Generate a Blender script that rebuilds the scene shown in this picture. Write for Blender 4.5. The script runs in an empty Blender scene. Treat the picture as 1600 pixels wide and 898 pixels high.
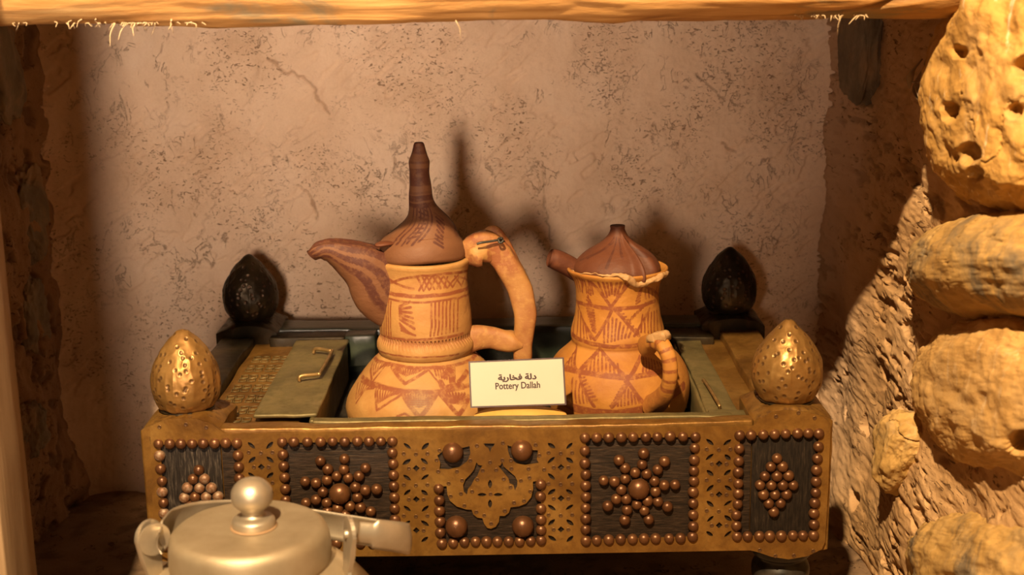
import bpy, math, random
import numpy as np
from mathutils import Vector, Matrix

random.seed(7); rng = np.random.default_rng(7)
scene = bpy.context.scene
COL = scene.collection
PI = math.pi

# ---------------------------------------------------------------- camera
F_PX = 2127.0
CAM = np.array([0.024, 0.0, 0.605])
PITCH, ROLL = math.radians(13), math.radians(-0.85)
cam_d = bpy.data.cameras.new('camera'); cam = bpy.data.objects.new('camera', cam_d); COL.objects.link(cam)
cam_d.sensor_width = 36; cam_d.lens = F_PX / 1600 * 36; cam_d.clip_start = 0.01
RM = Matrix.Rotation(PI / 2 - PITCH, 3, 'X') @ Matrix.Rotation(ROLL, 3, 'Z')
cam.matrix_world = Matrix.Translation(Vector(CAM)) @ RM.to_4x4()
cam_d.dof.use_dof = True; cam_d.dof.focus_distance = 1.25; cam_d.dof.aperture_fstop = 9
scene.camera = cam
RN = np.array(RM)

# ---------------------------------------------------------------- world, lights, exposure
w = bpy.data.worlds.new('world'); scene.world = w; w.use_nodes = True
w.node_tree.nodes['Background'].inputs[0].default_value = (1.0, 0.50, 0.22, 1)
w.node_tree.nodes['Background'].inputs[1].default_value = 0.085
vs = scene.view_settings
vs.view_transform = 'Standard'; vs.look = 'None'; vs.gamma = 1; vs.use_curve_mapping = False
vs.exposure = 0.0

def spot(name, loc, target, power, col, size, blend, rad):
    d = bpy.data.lights.new(name, 'SPOT'); o = bpy.data.objects.new(name, d); COL.objects.link(o)
    d.energy = power; d.color = col; d.spot_size = math.radians(size); d.spot_blend = blend; d.shadow_soft_size = rad
    o.location = loc
    o.rotation_euler = (Vector(target) - Vector(loc)).to_track_quat('-Z', 'Y').to_euler()
    return o
spot('ceiling_spotlight', (-0.22, -0.25, 1.72), (0.02, 1.1, 0.25), 430, (1.0, 0.71, 0.39), 60, 0.5, 0.022)
d = bpy.data.lights.new('wall_washer', 'AREA'); o = bpy.data.objects.new('wall_washer', d); COL.objects.link(o)
d.shape = 'ELLIPSE'; d.size = .11; d.size_y = .20; d.energy = 1.3; d.color = (1.0, .74, .53); d.spread = math.radians(48)
o.location = (-0.19, 0.0, 0.515); o.rotation_euler = (Vector((-.18, 1.54, .57)) - o.location).to_track_quat('-Z', 'Y').to_euler()

# ---------------------------------------------------------------- measuring helpers (photo point -> point at a real depth)
def ray(px, py):
    return RN @ np.array([(px - 800) / F_PX, -(py - 449) / F_PX, -1.0])
def at(px, py, Y):
    d = ray(px, py); return CAM + d * (Y / d[1])
def atz(px, py, Z):
    d = ray(px, py); return CAM + d * ((Z - CAM[2]) / d[2])
def xz(px, py, Y=1.11):
    q = at(px, py, Y); return (q[0], q[2])

# ---------------------------------------------------------------- noise
def _hash(ix, iy, iz, s):
    h = (ix * 374761393 + iy * 668265263 + iz * 2147483647 + s * 974634777) & 0xffffffff
    h = ((h ^ (h >> 13)) * 1274126177) & 0xffffffff
    h = ((h ^ (h >> 16)) * 2246822519) & 0xffffffff
    return ((h ^ (h >> 15)) & 0xffffff) / float(0xffffff) * 2 - 1
def vnoise(P, s=0):
    P = np.asarray(P, float); I = np.floor(P).astype(np.int64); f = P - I; u = f * f * f * (f * (f * 6 - 15) + 10)
    r = 0
    for dx in (0, 1):
        wx = u[..., 0] if dx else 1 - u[..., 0]
        for dy in (0, 1):
            wy = u[..., 1] if dy else 1 - u[..., 1]
            for dz in (0, 1):
                wz = u[..., 2] if dz else 1 - u[..., 2]
                r = r + wx * wy * wz * _hash(I[..., 0] + dx, I[..., 1] + dy, I[..., 2] + dz, s)
    return r
def fbm(P, octv=4, s=0, gain=.5):
    P = np.asarray(P, float); a, r = 1.0, 0
    for k in range(octv):
        r = r + a * vnoise(P * 2.03 ** k + 17.3 * k, s + k); a *= gain
    return r
def sstep(a, b, x):
    t = np.clip((x - a) / (b - a), 0, 1); return t * t * (3 - 2 * t)
def segdist(P, A, B):
    A = np.asarray(A, float); B = np.asarray(B, float); d = B - A
    t = np.clip(((P - A) @ d) / max(1e-12, d @ d), 0, 1)
    return np.linalg.norm(P - (A + t[..., None] * d), axis=-1)

# ---------------------------------------------------------------- mesh helpers
def link(o, parent=None):
    COL.objects.link(o)
    if parent is not None:
        o.parent = parent
        o.matrix_parent_inverse = Matrix.Translation(-Vector(ROOTS.get(parent.name, (0, 0, 0))))
    return o
ROOTS = {}
def mesh(name, V, F, smooth=True):
    m = bpy.data.meshes.new(name)
    V = np.asarray(V, dtype=np.float32)
    if isinstance(F, np.ndarray):
        n = F.shape[1]
        m.vertices.add(len(V)); m.vertices.foreach_set('co', V.ravel())
        m.loops.add(F.size); m.loops.foreach_set('vertex_index', F.astype(np.int32).ravel())
        m.polygons.add(len(F)); m.polygons.foreach_set('loop_start', np.arange(0, F.size, n, dtype=np.int32))
        m.polygons.foreach_set('loop_total', np.full(len(F), n, dtype=np.int32))
        m.update(calc_edges=True)
    else:
        m.from_pydata([tuple(v) for v in V], [], F); m.update()
    m.polygons.foreach_set('use_smooth', [smooth] * len(m.polygons))
    return m
def obj(name, V, F, mt, parent=None, smooth=True, attrs=None, bevel=0):
    m = mesh(name, V, F, smooth)
    m.materials.append(mt)
    for k, a in (attrs or {}).items():
        at_ = m.attributes.new(k, 'FLOAT', 'POINT'); at_.data.foreach_set('value', np.asarray(a, dtype=np.float32).ravel())
    o = link(bpy.data.objects.new(name, m), parent)
    if bevel:
        b = o.modifiers.new('bevel', 'BEVEL'); b.width = bevel; b.segments = 3; b.limit_method = 'ANGLE'
    return o
def tag(o, label=None, cat=None, group=None, kind=None):
    if label: o['label'] = label
    if cat: o['category'] = cat
    if group: o['group'] = group
    if kind: o['kind'] = kind
    return o
def root(name, loc, label, cat, group=None):
    o = bpy.data.objects.new(name, None); o.empty_display_size = .02; o.location = loc; COL.objects.link(o)
    ROOTS[o.name] = tuple(loc)
    return tag(o, label, cat, group)
def grid_faces(nr, nc, close=False):
    i = np.arange(nr - 1)[:, None]; j = np.arange(nc if close else nc - 1)[None, :]
    j2 = (j + 1) % nc
    a = i * nc + j; b = i * nc + j2; c = (i + 1) * nc + j2; d = (i + 1) * nc + j
    return np.stack([a, b, c, d], -1).reshape(-1, 4)
def box_vf(x0, x1, y0, y1, z0, z1):
    V = [(x, y, z) for z in (z0, z1) for y in (y0, y1) for x in (x0, x1)]
    F = [(0, 2, 3, 1), (4, 5, 7, 6), (0, 1, 5, 4), (2, 6, 7, 3), (0, 4, 6, 2), (1, 3, 7, 5)]
    return V, F
def box(name, x0, x1, y0, y1, z0, z1, mt, parent=None, bevel=.0015):
    V, F = box_vf(x0, x1, y0, y1, z0, z1)
    return obj(name, V, F, mt, parent, smooth=True, bevel=bevel)
def wob_box(name, x0, x1, y0, y1, z0, z1, mt, parent=None, amp=.0012, step=.006, freq=25, seed=3):
    """box of hammered sheet: subdivided and dented a little, rounded edges"""
    dims = [(x0, x1), (y0, y1), (z0, z1)]
    n = [max(4, int((b - a) / step)) for a, b in dims]
    V, F = [], []
    lin = []
    for (a, b), k in zip(dims, n):
        t = np.linspace(0, 1, k); e = min(.0015 / (b - a), .2)
        t = np.sort(np.concatenate([t, [e, 1 - e, e * .4, 1 - e * .4]])); lin.append(a + t * (b - a))
    off = 0; Vs, Fs = [], []
    for ax in range(3):
        u, v = [i for i in range(3) if i != ax]
        U, W = np.meshgrid(lin[u], lin[v], indexing='ij')
        for side in (0, 1):
            P = np.zeros(U.shape + (3,)); P[..., u] = U; P[..., v] = W; P[..., ax] = dims[ax][side]
            Fg = grid_faces(*U.shape)
            if (side == 1) != (ax == 1): pass
            else: Fg = Fg[:, ::-1]
            Vs.append(P.reshape(-1, 3)); Fs.append(Fg + off); off += U.size
    V = np.concatenate(Vs); F = np.concatenate(Fs)
    r = .002
    lo = np.array([d[0] + r for d in dims]); hi = np.array([d[1] - r for d in dims])
    C = np.clip(V, lo, hi); D = V - C; L = np.linalg.norm(D, axis=1, keepdims=True)
    V = C + D / np.maximum(L, 1e-9) * r
    V = V + np.stack([vnoise(V * freq, seed + k) for k in range(3)], -1) * amp + np.stack([vnoise(V * freq * 4, seed + 9 + k) for k in range(3)], -1) * amp * .25
    return obj(name, V, F, mt, parent)
def catmull(pts, n):
    P = np.asarray(pts, float); P = np.vstack([2 * P[0] - P[1], P, 2 * P[-1] - P[-2]])
    t = np.linspace(0, len(pts) - 1, n); i = np.minimum(t.astype(int), len(pts) - 2); f = (t - i)[:, None]
    p0, p1, p2, p3 = P[i], P[i + 1], P[i + 2], P[i + 3]
    return .5 * (2 * p1 + (p2 - p0) * f + (2 * p0 - 5 * p1 + 4 * p2 - p3) * f ** 2 + (3 * p1 - p0 - 3 * p2 + p3) * f ** 3)
def tube_vf(pts, ra, rb=None, n=20, m=24, up=(0, 0, 1), power=2.0, ends=True, spline=True):
    """loft: ra = half width along 'up x tangent', rb = half width along the other axis (lists per point)"""
    pts = np.asarray(pts, float); k = len(pts)
    ra = np.broadcast_to(ra, (k,)) if np.ndim(ra) == 0 else np.asarray(ra, float)
    rb = ra if rb is None else (np.broadcast_to(rb, (k,)) if np.ndim(rb) == 0 else np.asarray(rb, float))
    Q = catmull(np.hstack([pts, np.c_[ra, rb]]), n) if spline else np.hstack([pts, np.c_[ra, rb]])
    P, A, B = Q[:, :3], np.maximum(Q[:, 3], 1e-4), np.maximum(Q[:, 4], 1e-4)
    n = len(P)
    T = np.gradient(P, axis=0); T /= np.linalg.norm(T, axis=1, keepdims=True)
    up = np.asarray(up, float); S = np.cross(T, up); S /= np.maximum(np.linalg.norm(S, axis=1, keepdims=True), 1e-6); U = np.cross(S, T)
    th = np.linspace(0, 2 * PI, m, endpoint=False)
    c, s = np.cos(th), np.sin(th); e = 2 / power
    c = np.sign(c) * abs(c) ** e; s = np.sign(s) * abs(s) ** e
    V = P[:, None] + S[:, None] * (A[:, None] * c)[..., None] + U[:, None] * (B[:, None] * s)[..., None]
    V = V.reshape(-1, 3); F = [tuple(f) for f in grid_faces(n, m, True)[:, ::-1]]
    if ends:
        V = np.vstack([V, P[0], P[-1]]); a, b = n * m, n * m + 1
        for j in range(m):
            F.append((j, (j + 1) % m, a)); F.append((b, (n - 1) * m + (j + 1) % m, (n - 1) * m + j))
    return V, F
def join(*vfs):
    V, F, o = [], [], 0
    for v, f in vfs:
        V.append(np.asarray(v, float)); F += [tuple(int(i) + o for i in q) for q in f]; o += len(v)
    return np.vstack(V), F
def lathe_vf(prof, n=48, cx=0, cy=0, cap=True):
    prof = np.asarray(prof, float); th = np.linspace(0, 2 * PI, n, endpoint=False)
    V = np.stack([cx + prof[:, :1] * np.sin(th), cy - prof[:, :1] * np.cos(th), prof[:, 1:2] + 0 * th], -1).reshape(-1, 3)
    return V, grid_faces(len(prof), n, True)
def smooth_prof(pts, n):
    return catmull(pts, n)
def cut_sheet(name, outer, holes, Y, th, mt, parent):
    """a flat sheet in the XZ plane with real cut-outs"""
    cu = bpy.data.curves.new(name, 'CURVE'); cu.dimensions = '2D'; cu.fill_mode = 'BOTH'; cu.extrude = th / 2
    cu.bevel_depth = 0
    for loop in [outer] + holes:
        sp = cu.splines.new('POLY'); sp.points.add(len(loop) - 1); sp.use_cyclic_u = True
        for q, (x, z) in zip(sp.points, loop): q.co = (x, z, 0, 1)
    o = bpy.data.objects.new(name, cu); COL.objects.link(o)
    dg = bpy.context.evaluated_depsgraph_get(); dg.update()
    me = bpy.data.meshes.new_from_object(o.evaluated_get(dg))
    bpy.data.objects.remove(o)
    n = len(me.vertices); co = np.zeros(n * 3, dtype=np.float32); me.vertices.foreach_get('co', co); co = co.reshape(-1, 3)
    out = np.stack([co[:, 0], Y - co[:, 2], co[:, 1]], -1)
    me.vertices.foreach_set('co', out.ravel()); me.update()
    me.materials.clear(); me.materials.append(mt)
    me.polygons.foreach_set('use_smooth', [False] * len(me.polygons))
    me.name = name
    return link(bpy.data.objects.new(name, me), parent)

# ---------------------------------------------------------------- materials
class NT:
    def __init__(s, name):
        s.m = bpy.data.materials.new(name); s.m.use_nodes = True; s.t = s.m.node_tree
        s.b = s.t.nodes['Principled BSDF']; s.co = s.n('ShaderNodeTexCoord').outputs['Object']
    def n(s, ty, **kw):
        nd = s.t.nodes.new(ty)
        for k, v in kw.items():
            if k.startswith('i_'):
                key = k[2:]; key = int(key) if key.isdigit() else key.replace('_', ' ')
                if isinstance(v, bpy.types.NodeSocket): s.t.links.new(v, nd.inputs[key])
                else: nd.inputs[key].default_value = v
            else: setattr(nd, k, v)
        return nd
    def noise(s, scale, detail=5, rough=.6, dist=0, vec=None, stretch=None):
        v = vec or s.co
        if stretch:
            mp = s.n('ShaderNodeMapping'); mp.inputs['Scale'].default_value = stretch; s.t.links.new(v, mp.inputs[0]); v = mp.outputs[0]
        return s.n('ShaderNodeTexNoise', i_Vector=v, i_Scale=scale, i_Detail=detail, i_Roughness=rough, i_Distortion=dist).outputs[0]
    def ramp(s, f, stops):
        r = s.n('ShaderNodeValToRGB'); s.t.links.new(f, r.inputs[0]); e = r.color_ramp.elements
        e[0].position, e[0].color = stops[0][0], (*stops[0][1], 1)
        e[1].position, e[1].color = stops[-1][0], (*stops[-1][1], 1)
        for p, c in stops[1:-1]:
            q = e.new(p); q.color = (*c, 1)
        return r.outputs[0]
    def mix(s, f, a, b, mode='MIX'):
        m = s.n('ShaderNodeMix', data_type='RGBA', blend_type=mode)
        for k, v in ((0, f), (6, a), (7, b)):
            if isinstance(v, bpy.types.NodeSocket): s.t.links.new(v, m.inputs[k])
            else: m.inputs[k].default_value = v if k == 0 else (*v, 1)
        return m.outputs[2]
    def mth(s, op, a, b=0.0, clamp=False):
        m = s.n('ShaderNodeMath', operation=op, use_clamp=clamp)
        for k, v in ((0, a), (1, b)):
            if isinstance(v, bpy.types.NodeSocket): s.t.links.new(v, m.inputs[k])
            else: m.inputs[k].default_value = v
        return m.outputs[0]
    def attr(s, name): return s.n('ShaderNodeAttribute', attribute_name=name).outputs['Fac']
    def bump(s, h, dist, strength=1.0, prev=None):
        b = s.n('ShaderNodeBump', i_Height=h, i_Distance=dist, i_Strength=strength)
        if prev: s.t.links.new(prev, b.inputs['Normal'])
        return b.outputs[0]
    def out(s, col, rough, metal=0.0, normal=None, spec=.5):
        for k, v in (('Base Color', col), ('Roughness', rough), ('Metallic', metal), ('Specular IOR Level', spec)):
            if isinstance(v, bpy.types.NodeSocket): s.t.links.new(v, s.b.inputs[k])
            else: s.b.inputs[k].default_value = (*v, 1) if k == 'Base Color' else v
        if normal: s.t.links.new(normal, s.b.inputs['Normal'])
        return s.m

def plaster_mat(name, c0, c1, c2, crevice, bumpd=.0012, fleck=160, st=(1, 1, 1.7), crk=0):
    t = NT(name)
    big = t.noise(9, 6, .6)
    col = t.ramp(big, [(.3, c0), (.5, c1), (.72, c2)])
    fine = t.noise(420, 4, .7)
    col = t.mix(.22, col, t.ramp(fine, [(.3, c0), (.7, c2)]), 'MIX')
    col = t.mix(t.mth('MULTIPLY', t.attr('tone'), .65), col, (.58, .41, .29))
    cr = t.attr('crevice')
    col = t.mix(t.mth('MULTIPLY', cr, .75, True), col, crevice)  # crevice colour here and below: dirt plus shade put into the colour
    # torn little flakes where the trowel dragged
    fl = t.noise(fleck, 3, .55, 1.5, stretch=st)
    patch = t.ramp(t.noise(14, 3, .5), [(.42, (0, 0, 0)), (.58, (1, 1, 1))])
    rag = t.ramp(fl, [(.33, (.25, .25, .25)), (.40, (1, 1, 1))])
    rag2 = t.mix(patch, (1, 1, 1), rag)
    col = t.mix(rag2, crevice, col)
    if crk:
        mp = t.n('ShaderNodeMapping'); mp.inputs['Rotation'].default_value = (0, math.radians(38), 0); mp.inputs['Scale'].default_value = (1.25, 1, .8); t.t.links.new(t.co, mp.inputs[0])
        ln = t.mth('ABSOLUTE', t.mth('SUBTRACT', t.noise(crk, 5, .62, .8, vec=mp.outputs[0]), .5))
        mk = t.noise(crk * .9, 2, .5, 0, vec=mp.outputs[0]); pm = t.noise(9, 3, .55, .5)
        ml = t.mth('MULTIPLY', t.ramp(mk, [(.515, (0, 0, 0)), (.57, (1, 1, 1))]), t.ramp(pm, [(.44, (.05, .05, .05)), (.56, (1, 1, 1))]))
        lm = t.mth('MULTIPLY', t.ramp(ln, [(.004, (1, 1, 1)), (.016, (0, 0, 0))]), ml)
        inv = t.mth('SUBTRACT', 1.0, lm)
        col = t.mix(t.mth('MULTIPLY', lm, .40), col, crevice)
        rag2 = t.mix(1.0, rag2, inv, 'MULTIPLY')
    n = t.bump(rag2, .0018, .8) if crk else t.bump(rag2, .0016, .9); n = t.bump(t.noise(260, 5, .7), bumpd, .5, n)
    return t.out(col, .95, 0, n, .15)
M = {}
M['plaster'] = plaster_mat('pink_brown_plaster', (.62, .43, .29), (.78, .58, .42), (.86, .68, .53), (.22, .12, .07), crk=42)
M['mud'] = plaster_mat('ochre_mud_mortar', (.42, .24, .10), (.56, .345, .165), (.64, .42, .23), (.10, .045, .015), .002, 90, (1, .38, 1.5))
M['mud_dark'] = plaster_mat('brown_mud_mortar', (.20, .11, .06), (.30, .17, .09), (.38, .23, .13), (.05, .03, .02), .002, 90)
M['floor'] = plaster_mat('brown_earth_floor', (.16, .10, .06), (.25, .16, .09), (.33, .22, .13), (.05, .03, .02), .002, 90)

def stone_mat(name, cols, patch, pcol, vein=.3):
    t = NT(name)
    a = t.noise(16, 8, .65, .4)
    col = t.ramp(a, [(.25, cols[0]), (.5, cols[1]), (.75, cols[2])])
    g = t.noise(11, 5, .65, 1.0)
    col = t.mix(t.ramp(g, [(patch, (0, 0, 0)), (patch + .14, (1, 1, 1))]), col, pcol)
    wv = t.noise(60, 5, .7, .6, stretch=(1, 1, .35))
    col = t.mix(t.mth('MULTIPLY', t.ramp(wv, [(.58, (0, 0, 0)), (.68, (1, 1, 1))]), vein), col, (.74, .58, .38))
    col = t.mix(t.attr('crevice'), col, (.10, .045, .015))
    n = t.bump(t.noise(70, 9, .62), .0022, .6); n = t.bump(t.noise(500, 4, .7), .0005, .5, n)
    return t.out(col, .85, 0, n, .25)
M['stone_pitted'] = stone_mat('yellow_pitted_stone', [(.42, .22, .055), (.55, .31, .085), (.62, .40, .17)], .85, (.3, .2, .1), .9)
M['stone_round'] = stone_mat('ochre_grey_stone', [(.36, .20, .06), (.46, .28, .09), (.54, .35, .15)], .50, (.17, .125, .075), .15)
M['stone_block'] = stone_mat('orange_rough_stone', [(.42, .23, .07), (.54, .32, .11), (.60, .40, .19)], .66, (.26, .17, .09), .5)
M['stone_dark'] = stone_mat('dark_grey_stone', [(.10, .075, .05), (.19, .145, .095), (.30, .22, .14)], .52, (.32, .21, .12), .1)

def brass_mat(name, cols, rough=.42, bumpd=.0012, bscale=60, metal=.5):
    t = NT(name)
    a = t.noise(22, 6, .65, .5)
    col = t.ramp(a, [(.3, cols[0]), (.52, cols[1]), (.75, cols[2])])
    st = t.noise(120, 4, .7)
    col = t.mix(t.mth('MULTIPLY', t.ramp(st, [(.50, (0, 0, 0)), (.68, (1, 1, 1))]), .55), col, cols[0])
    col = t.mix(t.mth('MULTIPLY', t.ramp(t.noise(14, 6, .7, 1.2), [(.50, (0, 0, 0)), (.64, (1, 1, 1))]), .5), col, cols[0])
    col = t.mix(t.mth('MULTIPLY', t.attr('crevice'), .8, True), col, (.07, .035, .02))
    n = t.bump(t.noise(bscale, 4, .6), bumpd, .6)
    r = t.mth('ADD', t.mth('MULTIPLY', st, .35), rough - .17)
    return t.out(col, r, metal, n, .4)
M['brass'] = brass_mat('aged_brass_sheet', [(.11, .048, .010), (.225, .112, .024), (.31, .175, .046)])
M['brass_finial'] = brass_mat('hammered_brass_finial', [(.20, .10, .027), (.29, .155, .045), (.38, .23, .08)], .40, .0005, 45, .55)
M['brass_dull'] = brass_mat('dull_green_brass', [(.10, .078, .032), (.18, .14, .058), (.26, .195, .085)], .5, .001, 50, .45)
M['brass_dark'] = brass_mat('darkened_brass', [(.012, .009, .006), (.03, .021, .011), (.075, .048, .02)], .42, .001, 50, .6)  # dark copy of the brass; back posts and finials carry their shade in it
t = NT('green_black_paint'); M['green_black'] = t.out(t.ramp(t.noise(40), [(.3, (.012, .02, .014)), (.7, (.05, .06, .04))]), .3, 0, t.bump(t.noise(60), .001, .5))
# studs: copper domes, each a little different
t = NT('copper_stud')
oi = t.n('ShaderNodeObjectInfo').outputs['Random']
c = t.mix(oi, (.105, .042, .016), (.165, .070, .026)); c = t.mix(t.mth('MULTIPLY', t.noise(300, 4), .5), c, (.06, .024, .012))
M['stud'] = t.out(c, .36, .5, t.bump(t.noise(400, 3), .0003, .5), .5)
t = NT('dusty_copper_stud')
c = t.mix(t.ramp(t.noise(260, 4), [(.4, (0, 0, 0)), (.62, (1, 1, 1))]), (.16, .07, .03), (.25, .17, .11)); M['stud_dusty'] = t.out(c, .5, .3, None, .4)
t = NT('worn_black_wood')
g = t.noise(70, 6, .7, .3, stretch=(1, 1, 9)); c = t.ramp(g, [(.38, (.010, .007, .005)), (.55, (.028, .017, .011)), (.75, (.07, .045, .028))])
M['wood_h'] = t.out(c, .5, 0, t.bump(g, .001, .6), .2)
t = NT('worn_black_wood_upright')
g = t.noise(70, 6, .7, .3, stretch=(9, 1, 1)); c = t.ramp(g, [(.36, (.010, .008, .007)), (.52, (.022, .017, .014)), (.72, (.11, .088, .068))])
M['wood_v'] = t.out(c, .45, 0, t.bump(g, .001, .6), .2)
t = NT('dark_upright_wood')
g = t.noise(70, 6, .7, .3, stretch=(9, 1, 1)); c = t.ramp(g, [(.4, (.008, .006, .005)), (.6, (.02, .014, .010)), (.8, (.08, .055, .036))])
M['wood_v2'] = t.out(c, .5, 0, t.bump(g, .001, .6), .2)
t = NT('black_lacquer'); M['black'] = t.out(t.ramp(t.noise(60, 6), [(.4, (.008, .007, .006)), (.8, (.05, .04, .03))]), .35, 0, None, .5)
# painted clay
def clay_mat(name, base, base2, paint, paint2):
    t = NT(name)
    col = t.mix(t.mth('MULTIPLY', t.ramp(t.noise(11, 7, .7, .8), [(.5, (0, 0, 0)), (.66, (1, 1, 1))]), .3), t.ramp(t.noise(28, 6, .6, .3), [(.3, base), (.7, base2)]), paint2)
    sc = t.noise(150, 5, .7, 0)
    p = t.attr('paint'); pn = t.mth('MULTIPLY', p, t.ramp(sc, [(.36, (.35, .35, .35)), (.52, (1, 1, 1))]), True)
    pc = t.mix(t.noise(60, 4), paint, paint2)
    col = t.mix(pn, col, pc)
    col = t.mix(t.attr('soot'), col, (.18, .13, .07))
    col = t.mix(t.mth('MULTIPLY', t.attr('crevice'), .7, True), col, paint)
    n = t.bump(t.noise(120, 5, .6, 0, stretch=(1, 1, 1.6)), .0011, .55); n = t.bump(t.noise(600, 3), .0003, .5, n)
    return t.out(col, .62, 0, n, .35)
M['clay'] = clay_mat('painted_orange_clay', (.33, .158, .042), (.42, .23, .075), (.17, .045, .017), (.24, .075, .026))
M['clay2'] = clay_mat('painted_deep_orange_clay', (.33, .13, .020), (.42, .19, .038), (.16, .038, .012), (.22, .065, .02))
M['clay_shaded'] = clay_mat('shade_darkened_clay', (.125, .050, .021), (.165, .071, .031), (.058, .016, .010), (.078, .024, .013))  # lid and spout clay darkened to carry the lintel's shade in the colour
M['clay_red'] = clay_mat('red_brown_clay', (.095, .028, .011), (.13, .042, .016), (.055, .015, .008), (.075, .022, .011))
M['clay_broken'] = clay_mat('broken_clay_edge', (.34, .19, .075), (.42, .25, .11), (.4, .2, .1), (.4, .2, .1))
def plain(name, c0, c1, rough, metal=0, sc=60, bd=.0005, spec=.5):
    t = NT(name); return t.out(t.ramp(t.noise(sc, 5), [(.3, c0), (.7, c1)]), rough, metal, t.bump(t.noise(sc * 2, 4), bd, .5), spec)
M['alu'] = plain('dull_aluminium', (.38, .32, .235), (.50, .43, .33), .42, .75, 45, .0006)
M['alu_dusty'] = plain('dusty_aluminium', (.28, .215, .135), (.38, .30, .20), .55, .5, 30, .0008)
M['alu_lid'] = plain('worn_aluminium_lid', (.30, .235, .15), (.40, .325, .22), .5, .6, 38, .0006)
M['wire'] = plain('dark_wire', (.03, .028, .022), (.06, .055, .045), .5, .4)
M['card'] = plain('cream_card', (.42, .385, .305), (.44, .405, .325), .55, 0, 30, .0001, .3)
M['card_edge'] = plain('dark_brown_card_backing', (.035, .012, .010), (.05, .018, .014), .4)
M['ink'] = plain('dark_ink', (.03, .010, .010), (.04, .014, .012), .6)
M['yellow'] = plain('yellow_glazed_dish', (.50, .28, .06), (.56, .33, .09), .35, 0, 40, .0003)
M['handle'] = plain('bronze_bail', (.22, .13, .05), (.42, .28, .11), .4, .7, 90)
t = NT('limewood_trim'); g = t.noise(30, 5, .6, .2, stretch=(8, 8, .6))
M['trim'] = t.out(t.ramp(g, [(.3, (.25, .16, .085)), (.7, (.32, .215, .125))]), .6, 0, t.bump(g, .001, .4), .3)
t = NT('split_palm_log')
g = t.noise(22, 8, .65, .6, stretch=(.28, 1, 2.2)); c = t.ramp(g, [(.28, (.19, .08, .02)), (.42, (.40, .20, .06)), (.60, (.52, .29, .10)), (.78, (.62, .42, .18))])
gp = t.noise(7, 6, .7, 1.2, stretch=(.6, 1, 2.4)); c = t.mix(t.ramp(gp, [(.57, (0, 0, 0)), (.63, (1, 1, 1))]), c, (.26, .19, .10))
c = t.mix(t.attr('crevice'), c, (.08, .035, .012))
M['log'] = t.out(c, .6, 0, t.bump(g, .004, .8), .35)
M['straw'] = plain('pale_straw', (.42, .30, .17), (.58, .44, .27), .7)

# ================================================================ THE SETTING
# back wall: trowelled mud plaster
def crack_field(P2, seed, f=60, width=.06, thr=.15, stretch=(1, 1.0)):
    Q = np.stack([P2[..., 0] * stretch[0], P2[..., 1] * stretch[1], 0 * P2[..., 0]], -1)
    wob = np.stack([fbm(Q * 35, 3, seed + 50), fbm(Q * 35, 3, seed + 60), 0 * Q[..., 0]], -1) * .012
    n = vnoise((Q + wob) * f, seed); mk = vnoise((Q + wob) * f * .8 + 5, seed + 7); pm = fbm(Q * 9, 3, seed + 3)
    return (1 - sstep(0, width, abs(n))) * sstep(thr, thr + .15, mk) * sstep(-.25, .25, pm)
nx, nz = 660, 470
X, Z = np.meshgrid(np.linspace(-.56, .44, nx), np.linspace(-.01, .69, nz))
P2 = np.stack([X, Z], -1); P3 = np.stack([X, 0 * X, Z], -1)
h = fbm(P3 * 6, 4, 1) * .006 + fbm(P3 * np.array([30, 1, 18]), 4, 5) * .0015
PR = np.stack([X * .8 + Z * .6, 0 * X, Z * .8 - X * .6], -1); rr_ = fbm(PR * np.array([34, 1, 85]), 3, 15); h = h - sstep(.12, .40, rr_) * .0022 * sstep(-.2, .25, fbm(P3 * 8, 2, 19)) - .0007 * abs(fbm(P3 * 130, 2, 13))
dmain = np.full(X.shape, 9.)
for line, wd in (([(418, 92), (444, 112), (474, 119), (487, 135), (500, 160), (513, 178)], 1),
                 ([(462, 290), (478, 300), (487, 312), (495, 345)], .7), ([(616, 245), (617, 275), (632, 287), (634, 305)], .7), ([(480, 60), (505, 150)], 0),
                 ([(1090, 115), (1112, 135), (1135, 155)], .7), ([(850, 270), (852, 330), (862, 375)], .6), ([(1128, 225), (1150, 240)], .8)):
    pts = [xz(*q, 1.54) for q in line]
    for a, b in zip(pts, pts[1:]):
        if wd: dmain = np.minimum(dmain, segdist(P2 + .0022 * np.stack([vnoise(P3 * 160, 70), vnoise(P3 * 160, 71)], -1), a, b) / wd)
cm = 1 - sstep(.0004, .0022, dmain)
# the raised flake beside the large crack
fl = [xz(*q, 1.54) for q in ((413, 98), (398, 135), (383, 170))]
df = np.minimum(segdist(P2, fl[0], fl[1]), segdist(P2, fl[1], fl[2]))
ridge = np.exp(-(df / .004) ** 2) * .0025
corner = np.clip((X - .36) / .05, 0, 1) ** 2 * .03 + np.clip((-.44 - X) / .09, 0, 1) ** 2 * .05
h = h - .0040 * cm + ridge + corner
V = np.stack([X, 1.545 - h, Z], -1).reshape(-1, 3)
wb = obj('wall_back', V, grid_faces(nz, nx), M['plaster'], attrs={'crevice': np.clip(.7 * cm, 0, 1)}); tag(wb, kind='structure')

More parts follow.
